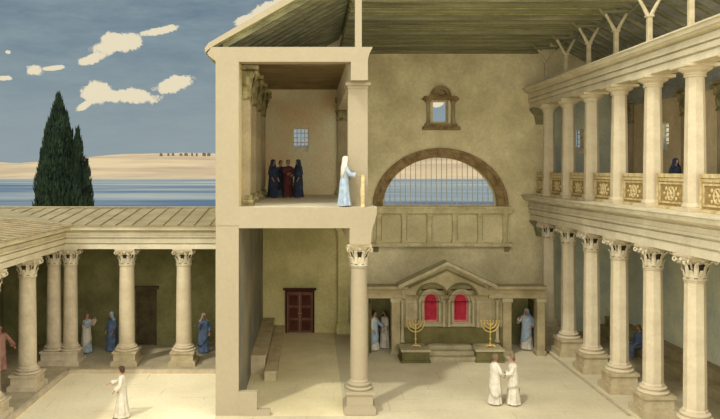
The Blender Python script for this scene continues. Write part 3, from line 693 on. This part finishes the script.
for x0, x1 in ((4.30, 4.80), (7.50, 8.16)):
    fr = MB().box(x0, x1, -.05, 0, 1.12, 2.2).build('side_panel', M['shrine_lite'], tp, bevel=.01)
    MB().box(x0 + .09, x1 - .09, -.07, -.04, 1.2, 2.12).build('panel_field', M['shrine'], fr, bevel=.01)
for x in (4.14, 8.40): colonnette(x, .55, 2.25, .075)
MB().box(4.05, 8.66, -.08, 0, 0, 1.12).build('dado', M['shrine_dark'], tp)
# square pillars of the side doorways
for x0, x1 in ((3.66, 4.05), (8.66, 9.04), (10.2, 10.54)):
    pl = MB().box(x0, x1, -.1, .4, 0, 2.3).build('door_pillar', M['shrine'], tp, bevel=.01)
    MB().box(x0 - .05, x1 + .05, -.15, .45, 2.14, 2.3).build('pillar_cap', M['shrine_lite'], pl, bevel=.01); MB().box(x0 - .05, x1 + .05, -.15, .45, 0, .2).build('pillar_base', M['shrine_lite'], pl, bevel=.01)
MB().box(2.3, 2.62, -.1, .4, 0, 2.3).build('door_pillar', M['shrine'], tp, bevel=.01)
# entablatures over the doorways
def ent(x0, x1): MB().box(x0, x1, -.12, .42, 2.3, 2.5).box(x0, x1, -.16, .42, 2.5, 2.68).box(x0 - .04, x1 + .04, -.3, .5, 2.68, 2.80).build('side_entablature', M['shrine'], tp, bevel=.012)
ent(2.2, 4.35); ent(8.02, 10.56)
# pediment with two scalloped arches
und = [(4.1, 2.45), (4.6, 2.45)]
for cx in wx:
    und += [(cx - .62 * math.cos(PI * i / 12), 2.45 + .40 * math.sin(PI * i / 12)) for i in range(13)]
und += [(7.65, 2.45), (8.2, 2.45)]
poly = und + [(8.2, 2.78), (6.12, 3.66), (4.1, 2.78)]
v, f = plate(poly, [], -.2, .42); q = MB(); q.add(v, f); q.build('pediment', M['shrine'], tp)
for s in (-1, 1):
    xa = 3.93 if s < 0 else 8.34
    MB().prism_y([(xa, 2.70), (6.12, 3.66), (6.12, 3.80), (xa, 2.86)][::(1 if s < 0 else -1)], -.4, .5).build('raking_cornice', M['shrine_lite'], tp)
    xb = 4.4 if s < 0 else 7.84
    MB().prism_y([(xb, 2.72), (6.12, 3.42), (6.12, 3.50), (xb, 2.80)][::(1 if s < 0 else -1)], -.27, -.2).build('inner_moulding', M['shrine_dark'], tp)
for cx in wx:
    v, f = plate(arch(cx, 2.45, 2.45, .70, .50, 18), [arch(cx, 2.45, 2.45, .60, .40, 18)], -.27, -.19); q = MB(); q.add(v, f); q.build('scallop_moulding', M['shrine_dark'], tp)
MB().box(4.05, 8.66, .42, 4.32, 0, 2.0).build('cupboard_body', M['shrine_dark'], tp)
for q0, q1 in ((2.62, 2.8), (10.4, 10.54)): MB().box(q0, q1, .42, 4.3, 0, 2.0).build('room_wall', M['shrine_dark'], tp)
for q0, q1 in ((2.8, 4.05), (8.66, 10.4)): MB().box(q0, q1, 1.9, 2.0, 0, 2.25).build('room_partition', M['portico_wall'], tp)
tp.scale = (.96, 1, 1.075)
# platform with steps
tpl = thing('stone_platform', 'low stone platform with steps in front of the shrine', 'platform', (0, 0, 0))
def block(x0, x1, y0, nm):
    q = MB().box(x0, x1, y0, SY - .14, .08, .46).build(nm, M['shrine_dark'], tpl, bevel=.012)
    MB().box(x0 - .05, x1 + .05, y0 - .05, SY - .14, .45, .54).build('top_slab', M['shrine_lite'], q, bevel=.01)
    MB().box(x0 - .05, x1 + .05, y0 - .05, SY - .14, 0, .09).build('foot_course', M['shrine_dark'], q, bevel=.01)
block(3.82, 4.96, 29.85, 'side_block'); block(6.92, 8.04, 29.9, 'side_block')
for k in range(3): MB().box(4.91, 6.97, 30.05 + .28 * k, SY - .14, .18 * k, .18 * (k + 1) - (.0 if k < 2 else 0)).build('step', M['shrine_lite'], tpl, bevel=.012)

def menorah(label, loc):
    t = thing('menorah', label, 'menorah', loc, 0, 'menorahs before the shrine'); t.scale = (.84, .84, .95)
    b = MB(); b.lathe([(.16, .06), (.14, .10), (.05, .14), (.04, .2)], 14)
    for k in range(3):
        a = R(90 + 120 * k); b.tube([(.1 * math.cos(a), .1 * math.sin(a), .09), (.2 * math.cos(a), .2 * math.sin(a), .07), (.25 * math.cos(a), .25 * math.sin(a), .03)], [.035, .03, .035], 8)
    b.build('base', M['gold'], t, True)
    MB().lathe([(.035, .2), (.028, .3), (.055, .34), (.055, .37), (.028, .42), (.028, .62), (.05, .65), (.028, .69), (.026, 1.12)], 12).build('stem', M['gold'], t, True)
    for r in (.15, .3, .45):
        for s in (-1, 1):
            MB().tube([(s * r * math.sin(PI / 2 * j / 10), 0, 1.12 - r * math.cos(PI / 2 * j / 10) * (1.0)) for j in range(11)], .024, 8).build('branch', M['gold'], t, True)
    for k in range(7):
        cp = MB().lathe([(.02, 1.1), (.034, 1.12), (.045, 1.17), (.03, 1.185)], 10, 0, (-.45 + .15 * k, 0, 0)).build('lamp_cup', M['gold'], t, True)
menorah('golden seven-branched menorah standing on the left platform block', (4.45, 30.35, .54))
menorah('golden seven-branched menorah standing on the right platform block', (7.60, 30.35, .54))

# ------------------------------------------------------------------ the courtyard
CYR = 29.3; BX = [-7.45, -5.13]; LX = -10.2; ZE = 4.82; ZT = 5.78; FL = .14
b = MB(); b.box(-14.2, -3.07, 28.4, 32.4, 0, FL, 0); b.box(-14.2, -9.6, 12, 28.4, 0, FL, 0)
struct(b.build('floor_portico', M['portico_floor']), 'raised floor of the courtyard porticoes', 'floor')
b = MB(); b.box(-9.58, -3.07, 28.27, 28.4, 0, FL + .01); b.box(-9.6, -9.47, 12, 28.4, 0, FL + .01)
struct(b.build('trim_5', M['court_stone']), 'pale stone step edging the portico floor', 'step')
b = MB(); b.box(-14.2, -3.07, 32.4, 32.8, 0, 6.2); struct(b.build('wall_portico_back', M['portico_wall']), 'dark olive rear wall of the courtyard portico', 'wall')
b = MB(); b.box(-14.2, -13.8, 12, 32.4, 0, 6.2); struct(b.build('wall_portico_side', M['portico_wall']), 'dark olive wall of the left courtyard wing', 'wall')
def court_ent():
    h = ZT - ZE; yf = CYR - .33
    prof = [(0, 0), (0, .2), (.05, .22), (.05, .25), (-.05, .26), (-.05, .44), (.02, .46), (.02, .49), (-.1, .5), (-.1, .56), (-.05, .58), (-.05, .7), (.02, .72), (.02, .75), (-.2, .8), (-.32, .82), (-.32, .93), (-.42, 1.0)]
    def path(off): return [(-3.07, yf + off), (LX + .33 - off, yf + off), (LX + .33 - off, 12)]
    b = MB(); rings = []
    for o_, t in prof: rings.append([(x, y, ZE + h * t) for x, y in path(o_)])
    for t in (1.0, 0.0): rings.append([(x, y, ZE + h * t) for x, y in path(.66)])
    rings.append(rings[0])
    b.loft(rings, caps=False, closed=False)
    for e in (0, 2):
        b.add([r[e] for r in rings[:-1]], [tuple(range(len(rings) - 1))])
    struct(b.build('trim_6', M['entab']), 'moulded cream entablature around the courtyard', 'entablature')
court_ent()
# roof: back wing and left wing, hipped into each other (valley at the inner corner)
EY, EX = CYR - .33 - .46, LX + .33 + .46
RY, RX = 32.75, -14.15; ZRG = 6.26
b = MB()
b.add([(-3.07, EY, ZT + .02), (EX, EY, ZT + .02), (RX, RY, ZRG), (-3.07, RY, ZRG), (-3.07, EY, ZT - .0), (EX, EY, ZT - .0), (RX, RY, ZRG - .12), (-3.07, RY, ZRG - .12)],
      [(0, 1, 2, 3), (7, 6, 5, 4), (0, 4, 5, 1), (3, 2, 6, 7), (0, 3, 7, 4)])
b.add([(EX, EY, ZT + .02), (EX, 12, ZT + .02), (RX, 12, ZRG), (RX, RY, ZRG), (EX, EY, ZT - .0), (EX, 12, ZT - .0), (RX, 12, ZRG - .12), (RX, RY, ZRG - .12)],
      [(0, 1, 2, 3), (7, 6, 5, 4), (0, 4, 5, 1), (1, 5, 6, 2)])
slope = (ZRG - ZT - .02) / (RY - EY)
n = 0; x = -3.35
while x > RX:                                            # cover tiles of the back wing
    y0 = EY + max(0, (EX - x)) * (RY - EY) / (EX - RX) if x < EX else EY
    if y0 < RY - .3:
        z0 = ZT + .02 + (y0 - EY) * slope
        b.add([], []); b.tube([(x, y0 - .02, z0 + .02), (x, RY, ZRG + .02)], .03, 6, 1)
    x -= .62
y = EY
while y > 12.2:
    b.tube([(EX + .02, y, ZT + .04), (RX, y, ZRG + .02)], .03, 6, 1); y -= .62
b.tube([(-3.07, RY, ZRG + .03), (RX, RY, ZRG + .03)], .06, 6, 0); b.tube([(RX, 12, ZRG + .03), (RX, RY, ZRG + .03)], .06, 6, 0)
struct(b.build('roof_portico', [M['tiles'], M['tilerib']]), 'low tiled lean-to roof around the courtyard', 'roof')
G3 = 'courtyard portico columns'
cc = column('courtyard_column', 'courtyard column in front of the dark portico door', (BX[0], CYR, FL), ZE - FL, .74, .32, M['stone'], M['stone2'], G3, .66, .46, .98, 0, 28)
dup(cc, (BX[1], CYR, FL), 'courtyard column nearest the cut outer wall')
cl = column('courtyard_column', 'greyish corner column of the courtyard, its left shaft', (LX - .22, CYR, FL), ZE - FL, .74, .32, M['court_stone'], M['court_stone'], G3, .66, .46, .98, 0, 28)
dup(cl, (LX + .46, CYR, FL), 'greyish corner column of the courtyard, its right shaft').scale = (.9, .9, 1)
cl.scale = (.9, .9, 1)
dup(cl, (LX, 26.0, FL), 'greyish column of the left courtyard wing before the corner pair').scale = (1, 1, 1)
dup(cl, (LX + .05, 22.8, FL), 'column of the left wing cut by the picture edge, beside the pink figure').scale = (1, 1, 1)
door('door_2', -7.72, -7.0, FL, 2.58, 32.39, M['doordark'], M['doordark'], 'dark panelled door in the portico rear wall', 1)

# ------------------------------------------------------------------ cypress
def cypress():
    random.seed(5)
    t = thing('cypress_tree', 'tall dark cypress with several spires behind the tiled roof', 'tree', (-15.5, 45, -.05))
    MB().tube([(0, 0, 0), (.05, 0, 1.2), (0, 0, 3)], [.32, .25, .2], 10).build('trunk', M['bark'], t, True)
    b = MB()
    sp = [(-.22, 0, 12.6, 1.04, 3.0), (.1, .1, 11.6, .85, 2), (-.75, .1, 10.9, .55, 2), (.95, .1, 10.5, .50, 1.5), (1.55, 0, 8.5, .38, 1.2), (-1.2, .1, 9.3, .55, 1.6), (.5, .3, 9.0, 1.2, .9), (-.6, -.2, 8.6, 1.1, .9), (1.1, -.2, 7.8, .85, .8)]
    for cx, cy, top, rm, z0 in sp:
        def rad(t_): return rm * (min(1, t_ * 6) ** .5) * (1 - t_ ** 4.5) ** .95 * (1 + .13 * math.sin(t_ * 19 + cx * 5))
        rings = []
        for i in range(1, 26):
            t_ = i / 26
            rings.append([(cx + rad(t_) * .86 * math.cos(2 * PI * k / 14) * (1 + .25 * noise.noise((k * .8, t_ * 14, cx))), cy + rad(t_) * .86 * math.sin(2 * PI * k / 14), .8 + (top - .8) * t_) for k in range(14)])
        b.loft(rings)
        for i in range(int(1500 * rm * (top / 10))):
            t_ = random.random() ** .9; a = random.random() * 2 * PI; r = rad(t_) * random.uniform(.78, 1.08)
            p = Vector((cx + r * math.cos(a), cy + r * math.sin(a), .8 + (top - .8) * t_)); hh = random.uniform(.25, .5); w = random.uniform(.05, .11)
            o_ = Vector((math.cos(a), math.sin(a), 0)); s_ = Vector((-math.sin(a), math.cos(a), 0))
            tip = p + Vector((0, 0, hh)) + o_ * random.uniform(.02, .16)
            b.add([p + s_ * w, p - s_ * w, p + o_ * w, tip, p - Vector((0, 0, hh * .4))], [(0, 2, 3), (2, 1, 3), (1, 0, 3), (0, 4, 2), (2, 4, 1), (1, 4, 0)])
    b.build('foliage', M['cypress'], t)
cypress()

# far village on the hill crest
random.seed(3)
for k in range(9):
    px = 162 + k * 5.9 + random.uniform(-1.8, 1.8); Y = 4300; X = (px - 310) * Y / F; w = random.uniform(4, 10); h = random.uniform(1, 4)
    b = MB(); b.box(-w, w, -8, 8, -16, h); b.prism_y([(-w - 1, h), (w + 1, h), (0, h + 3)], -9, 9)
    tag(b.build('far_house', M['house'], loc=(X, Y, 103 + random.uniform(-2, 2))), 'tiny dark house on the far sandy hills, %s of the row from the cypress side' % ORD[k], 'house', 'houses of the far village', 'thing')

# ------------------------------------------------------------------ people
def skin_mesh(verts, edges, rad):
    me = bpy.data.meshes.new('sk'); me.from_pydata([tuple(v) for v in verts], edges, []); me.update()
    o = bpy.data.objects.new('sk', me); C.objects.link(o)
    o.modifiers.new('s', 'SKIN'); o.modifiers.new('u', 'SUBSURF').levels = 1
    for i, r in enumerate(rad): me.skin_vertices[0].data[i].radius = (r, r) if isinstance(r, (int, float)) else r; me.skin_vertices[0].data[i].use_root = (i == 0)
    dg = bpy.context.evaluated_depsgraph_get(); ev = bpy.data.meshes.new_from_object(o.evaluated_get(dg))
    v = [tuple(p.co) for p in ev.vertices]; f = [tuple(p.vertices) for p in ev.polygons]
    bpy.data.objects.remove(o); bpy.data.meshes.remove(me); bpy.data.meshes.remove(ev)
    return v, f
def fold(a, z, amp, ph): return 1 + amp * (math.sin(9 * a + ph + 1.2 * z) * .6 + math.sin(15 * a + 2 * ph - z) * .4)
def person(label, loc, rz, H, robe, mantle=None, veil=None, hair='hair', beard=False, arms=None, stride=0.0, seated=False, group=None, lean=0.0):
    """faces -y; x>0 is the figure's left"""
    t = thing('person', label, 'person', loc, rz, group); k = H / 1.72; t.scale = (k, k, k)
    dz = -.42 if seated else 0; ph = random.random() * 6
    def ln(p):                                            # lean the upper body forward
        p = Vector(p)
        if p.z > .95 + dz: p.y -= lean * (p.z - .95 - dz)
        return p
    V, E, Rr = [], [], []
    def j(p, r, par=None):
        V.append(Vector(p)); Rr.append(r)
        if par is not None: E.append((par, len(V) - 1))
        return len(V) - 1
    pe = j((0, 0, .93 + dz), (.15, .11)); wa = j(ln((0, 0, 1.10 + dz)), (.125, .095), pe); chst = j(ln((0, 0, 1.30 + dz)), (.15, .105), wa)
    nb_ = j(ln((0, .01, 1.44 + dz)), .06, chst); nk = j(ln((0, 0, 1.52 + dz)), .052, nb_)
    hb = j(ln((0, -.01, 1.58 + dz)), (.068, .078), nk)
    arms = arms or {}
    AR = {}
    for s in (-1, 1):
        el, wr = arms.get(s, ((s * .25, .03, 1.13), (s * .23, -.12, .90)))
        el = Vector(el) + Vector((0, 0, dz)); wr = Vector(wr) + Vector((0, 0, dz)); sh = ln((s * .175, 0, 1.405 + dz))
        a = j(sh, .058, chst); e_ = j(el, .04, a); w_ = j(wr, .027, e_)
        d = (wr - el).normalized(); AR[s] = (sh, el, wr)
        side = d.cross(Vector((0, 0, 1)))
        side = Vector((s, 0, 0)) if side.length < .3 else side.normalized()
        nrm = side.cross(d).normalized()
        pm = j(wr + d * .055, (.03, .02), w_); pk = j(wr + d * .085, (.033, .017), pm)
        for q, (off, ln_) in enumerate(((-.027, .066), (-.009, .078), (.009, .073), (.027, .056))):
            f1 = j(wr + d * .10 + side * off, .0095, pk); f2 = j(wr + d * (.10 + ln_ * .55) + side * off * 1.15 - nrm * .006, .0088, f1)
            j(wr + d * (.10 + ln_ * .95) + side * off * 1.2 - nrm * .022, .0075, f2)
        th = j(wr + d * .045 - side * s * .034, .011, pm); j(wr + d * .085 - side * s * .055 - nrm * .012, .0085, th)
    for s in (-1, 1):
        hp = j((s * .085, 0, .88 + dz), .085, pe)
        if seated: kn = j((s * .12, -.42, .50), .062, hp); an = j((s * .11, -.40, .09), .038, kn); toe = j((s * .12, -.56, .035), .032, an)
        else:
            yy = -s * stride
            kn = j((s * .09, yy * .5 - .03 * abs(stride) * 5, .48), .058, hp); an = j((s * .085, yy, .085), .038, kn); toe = j((s * .10, yy - .15, .032), .032, an)
    v, f = skin_mesh(V, E, Rr)
    b = MB(); b.add(v, f, 0)
    # head: shaped ovoid with face
    hc = ln((0, -.015, 1.635 + dz)); rings = []
    for i in range(1, 16):
        ph_ = PI * i / 16; zz = -math.cos(ph_); rr = math.sin(ph_); ring = []
        for q in range(20):
            a = 2 * PI * q / 20; x = rr * math.sin(a) * .076; y = -rr * math.cos(a) * .093; z = zz * .118
            if zz < 0: x *= 1 + .22 * zz; y *= 1 + .10 * zz; y -= .010 * -zz
            fr = math.cos(a)
            if fr > .8:
                if abs(zz + .02) < .12 and abs(abs(x) - .03) < .016: y += .008      # eye sockets
                if zz > .12 and zz < .3: y -= .003
            ring.append((hc.x + x, hc.y + y, hc.z + z))
        rings.append(ring)
    b.loft(rings, 0)
    b.add([(hc.x - .006, hc.y - .088, hc.z + .012), (hc.x + .006, hc.y - .088, hc.z + .012), (hc.x - .016, hc.y - .088, hc.z - .036), (hc.x + .016, hc.y - .088, hc.z - .036), (hc.x, hc.y - .118, hc.z - .032), (hc.x, hc.y - .09, hc.z - .042)],
          [(0, 2, 4), (1, 4, 3), (0, 4, 1), (2, 5, 4), (4, 5, 3)], 0)
    for s in (-1, 1):
        b.sphere((hc.x + s * .03, hc.y - .080, hc.z + .004), (.011, .008, .007), 1, 8, 6)
        b.sphere((hc.x + s * .078, hc.y + .01, hc.z - .01), (.010, .018, .030), 0, 8, 6)
    b.sphere((hc.x, hc.y - .089, hc.z - .060), (.022, .008, .007), 2, 8, 6)
    b.build('body', [M['skin'], M['eye'], M['m_cloth']], t, True)
    # robe
    S = 36; b = MB()
    if not seated:
        spec = [(1.47, .075, .07), (1.445, .12, .085), (1.42, .185, .105), (1.36, .215, .13), (1.2, .195, .135), (1.02, .175, .14), (.85, .20, .16), (.6, .215, .18), (.35, .235, .205), (.12, .255, .235), (.05, .262, .245)]
        rings = []
        for z, rx, ry in spec:
            am = max(0, (1.3 - z)) * .085; yo = -lean * max(0, z - .95); ey = ry * (1 + 1.1 * abs(stride) * max(0, .8 - z))
            rings.append([(rx * fold(2 * PI * q / S, z, am, ph) * math.cos(2 * PI * q / S), yo + ey * fold(2 * PI * q / S, z, am, ph) * math.sin(2 * PI * q / S), z) for q in range(S)])
        rings.append([(x * .9, y * .9, z + .0) for x, y, z in rings[-1]]); rings.append([(x * .85, y * .85, z + .25) for x, y, z in rings[-2]])
        b.loft(rings)
    else:
        path = [((0, 0, 1.05), .075, .07), ((0, 0, 1.0), .185, .105), ((0, 0, .9), .21, .13), ((0, 0, .72), .19, .14), ((0, .0, .56), .2, .17), ((0, -.12, .49), .2, .15), ((0, -.28, .50), .215, .115), ((0, -.40, .485), .22, .12), ((0, -.46, .38), .225, .11), ((0, -.45, .22), .235, .12), ((0, -.44, .09), .25, .13)]
        rings = []
        for i, (c_, rx, ry) in enumerate(path):
            c_ = Vector(c_); a_ = Vector(path[max(0, i - 1)][0]); d_ = Vector(path[min(len(path) - 1, i + 1)][0]); tn = (d_ - a_).normalized(); up = Vector((1, 0, 0)).cross(tn)
            am = .03 if i > 3 else .0
            rings.append([c_ + Vector((1, 0, 0)) * rx * math.cos(2 * PI * q / S) * fold(2 * PI * q / S, i, am, ph) + up * ry * math.sin(2 * PI * q / S) * fold(2 * PI * q / S, i, am, ph) for q in range(S)])
        b.loft(rings)
    b.build('robe', M[robe], t, True)
    for s in (-1, 1):                                      # sleeves
        sh, el, wr = AR[s]; sh2 = sh + Vector((-s * .05, 0, 0)); end = el.lerp(wr, .82)
        pts = [sh2, sh.lerp(el, .25), sh.lerp(el, .7), el, el.lerp(wr, .4), end, end.lerp(el, .05)]
        MB().tube(pts, [.07, .082, .074, .072, .078, .098, .06], 14).build('sleeve', M[robe if not (mantle and s > 0) else mantle], t, True)
    if mantle and not seated:
        b = MB(); rings = []; n_ = 8
        for i in range(n_ + 1):
            u = i / n_; ring = []
            for q in range(S):
                a = 2 * PI * q / S; hem = .48 + .20 * math.cos(a) + .04 * math.sin(3 * a + ph); topz = 1.46 - .20 * max(0, -math.cos(a)) ** 2 * (1 if math.sin(a) < .3 else .2)
                z = topz + (hem - topz) * u
                ks = [(1.47, .08, .075), (1.43, .17, .11), (1.36, .232, .150), (1.2, .215, .158), (1.02, .20, .160), (.7, .225, .19), (.3, .26, .225)]
                for m_ in range(len(ks) - 1):
                    if ks[m_][0] >= z >= ks[m_ + 1][0]: break
                w = max(0, min(1, (ks[m_][0] - z) / (ks[m_][0] - ks[m_ + 1][0]))); rx = ks[m_][1] + (ks[m_ + 1][1] - ks[m_][1]) * w; ry = ks[m_][2] + (ks[m_ + 1][2] - ks[m_][2]) * w
                fo = fold(a + .25 * z, z, .05 * u + .015, ph + 1)
                ring.append((rx * fo * math.cos(a), -lean * max(0, z - .95) + ry * fo * (1 + 1.1 * abs(stride) * max(0, .8 - z)) * math.sin(a), z))
            rings.append(ring)
        b.loft(rings, caps=False); o = b.build('mantle', M[mantle], t, True); m_ = o.modifiers.new('cloth', 'SOLIDIFY'); m_.thickness = .012; m_.offset = 1
    # head covering or hair
    def shell(name, mt, a0, spec_, th=.012):
        rings = []
        for dzz, rx, ry, yo, ao in spec_:
            lim = R(a0 + ao); ring = []
            for q in range(25):
                a = -PI / 2 + lim + (2 * PI - 2 * lim) * q / 24; fo = 1 + .03 * math.sin(6 * a + ph) * (1 if dzz < -.05 else 0)
                ring.append((hc.x + rx * fo * math.cos(a), hc.y + yo + ry * fo * math.sin(a), hc.z + dzz))
            rings.append(ring)
        b = MB(); b.loft(rings, caps=False, closed=False); top = rings[0]
        b.add(top, [tuple(range(len(top)))])
        o = b.build(name, M[mt], t, True); m_ = o.modifiers.new('cloth', 'SOLIDIFY'); m_.thickness = th; m_.offset = 1
    if veil:
        shell('head_veil', veil, 38, [(.128, .02, .03, .01, -30), (.118, .055, .068, .01, -25), (.085, .082, .098, .008, -12), (.03, .094, .112, .008, 0), (-.04, .098, .115, .012, 4), (-.11, .115, .115, .02, 6), (-.18, .17, .125, .02, 10), (-.24, .215, .15, .015, 22), (-.42, .222, .165, .01, 60), (-.62, .20, .17, .01, 75)])
        o = MB(); o.sphere((hc.x, hc.y + .012, hc.z + .05), (.080, .094, .080), 0, 14, 10); o.build('head_wrap', M[veil], t, True)
    elif hair:
        shell('hair', hair, 48, [(.124, .02, .03, .005, -40), (.115, .052, .066, .004, -36), (.085, .074, .090, .002, -20), (.03, .079, .097, .004, 4), (-.03, .079, .094, .010, 26), (-.085, .066, .078, .018, 48)], .01)
    if beard:
        o = MB(); c_ = hc + Vector((0, -.055, -.085))
        o.loft([[(c_.x + rx * math.cos(2 * PI * q / 14), c_.y + yo + ry * math.sin(2 * PI * q / 14), c_.z + zz) for q in range(14)] for zz, rx, ry, yo in ((.04, .06, .035, .012), (.01, .062, .042, 0), (-.04, .05, .04, -.004), (-.09, .032, .028, -.006), (-.13, .01, .01, -.004))])
        o.build('beard', M['greyhair' if hair == 'greyhair' else 'hair'], t, True)
    # sandals
    for s in (-1, 1):
        if seated: cx, cy = s * .115, -.48
        else: cx, cy = s * .093, -s * stride - .06
        MB().loft([[(cx + a * math.cos(2 * PI * q / 12) * .048, cy + .135 * math.sin(2 * PI * q / 12), z) for q in range(12)] for a, z in ((1, 0), (1, .014))]).build('sandal', M['sandal'], t)
    return t
random.seed(11)
def fwd(s, x=.16, y=-.42, z=1.10): return ((s * .24, -.12, 1.16), (s * x, y, z))
L_, R_ = R(-90), R(90)        # facing picture left / right
person('walking figure in white tunic reaching forward in the sunny courtyard', (-6.08, 23.28, 0), L_, 1.62, 'w_cloth', None, hair='hair', arms={1: ((.24, .0, 1.16), (.20, -.18, .98)), -1: ((-.22, -.2, 1.18), (-.16, -.44, 1.12))}, stride=.11)
person('white-robed figure on the left of the pair clasping hands in the nave', (6.32, 24.6, 0), R_ + .15, 1.68, 'w_cloth', 'w_cloth', hair='greyhair', beard=True, arms={1: ((.2, -.12, 1.14), (.08, -.26, 1.04)), -1: ((-.22, -.12, 1.14), (-.06, -.27, 1.02))})
person('white-robed figure on the right of the pair clasping hands in the nave', (6.94, 24.55, 0), L_ - .1, 1.68, 'w_cloth', 'w_cloth', hair='greyhair', arms={1: ((.22, -.12, 1.14), (.06, -.24, 1.08)), -1: ((-.2, -.12, 1.14), (-.1, -.24, 1.02))}, lean=.05)
person('blue and white robed figure in the doorway left of the shrine', (2.84, 31.95, 0), R(60), 1.72, 'w_cloth', 'lb_cloth', hair='hair', arms={1: fwd(1), -1: ((-.25, .02, 1.14), (-.22, -.1, .92))})
person('white-robed figure by the pillar in the left shrine doorway', (3.36, 32.35, 0), L_ + .3, 1.68, 'w_cloth', 'w_cloth', hair='hair', beard=True)
person('pale blue robed figure with hand on hip in right shrine doorway', (9.66, 32.1, 0), R(-12), 1.78, 'w_cloth', 'lb_cloth', veil='lb_cloth', arms={-1: ((-.36, .0, 1.16), (-.30, -.14, 1.34)), 1: ((.3, .02, 1.15), (.17, -.12, 1.0))})
person('navy robed figure at left of the gallery group', (-1.60, 31.1, GF), R(60), 1.62, 'n_cloth', 'n_cloth', veil='n_cloth', group='group talking in the gallery')
person('grey-teal robed figure with uncovered head in the gallery group', (-1.30, 31.85, GF), R(35), 1.60, 't_cloth', 'n_cloth', hair='hair', group='group talking in the gallery', arms={1: fwd(1)})
person('maroon robed figure in the middle of the gallery group', (-.95, 31.3, GF), R(10), 1.62, 'm_cloth', 'm_cloth', hair='hair', group='group talking in the gallery', arms={1: ((.22, -.08, 1.12), (.06, -.2, 1.14)), -1: ((-.22, -.08, 1.12), (-.04, -.22, 1.08))})
person('broad dark navy robed figure at right of the gallery group', (-.50, 30.9, GF), R(-60), 1.62, 'n_cloth', 'n_cloth', veil='n_cloth', group='group talking in the gallery', arms={-1: ((-.24, -.1, 1.12), (-.1, -.26, 1.05))})
person('white-veiled figure in blue robe leaning to the balustrade end', (1.13, 23.72, GF), R_ - .15, 1.62, 'lb_cloth', None, veil='w_cloth', arms={-1: ((-.16, -.22, 1.14), (-.1, -.42, 1.10)), 1: ((.24, -.05, 1.12), (.2, -.25, 1.02))}, lean=.06)
person('pale robed figure with raised hands under the left portico', (-9.62, 31.0, FL), R(70), 1.68, 'lb_cloth', 'w_cloth', hair='greyhair', arms={1: ((.22, -.2, 1.22), (.14, -.32, 1.46)), -1: ((-.22, -.2, 1.2), (-.12, -.34, 1.36))})
person('blue robed figure with white headcloth beside the portico door column', (-8.62, 31.3, FL), R(-40), 1.66, 'b_cloth', 'b_cloth', veil='lb_cloth')
person('blue robed white-capped figure next to the cut outer wall', (-4.58, 31.0, FL), R(20), 1.66, 'b_cloth', 'b_cloth', veil='w_cloth', arms={-1: ((-.22, -.14, 1.16), (-.16, -.2, 1.42))})
person('pink robed figure reaching out at the left edge of the courtyard', (-12.15, 28.2, FL), R(55), 1.74, 'p_cloth', 'p_cloth', hair='hair', arms={1: ((.30, -.2, 1.16), (.28, -.5, .98))})
person('dark blue robed figure sitting on the bench behind the right colonnade', (13.98, 30.6, .02), R(-75), 1.80, 'b_cloth', hair='greyhair', beard=True, seated=True, arms={1: ((.24, -.02, 1.14), (.14, -.28, 1.02)), -1: ((-.24, -.02, 1.14), (-.14, -.28, 1.02))})
person('dark robed figure in right gallery, standing closer to the window', (13.3, 26.2, GF), R(20), 1.60, 'n_cloth', veil='n_cloth', group='figures in the right gallery')
person('dark robed figure in right gallery, half hidden by the near column', (13.55, 25.35, GF), R(-30), 1.58, 'n_cloth', veil='n_cloth', group='figures in the right gallery')
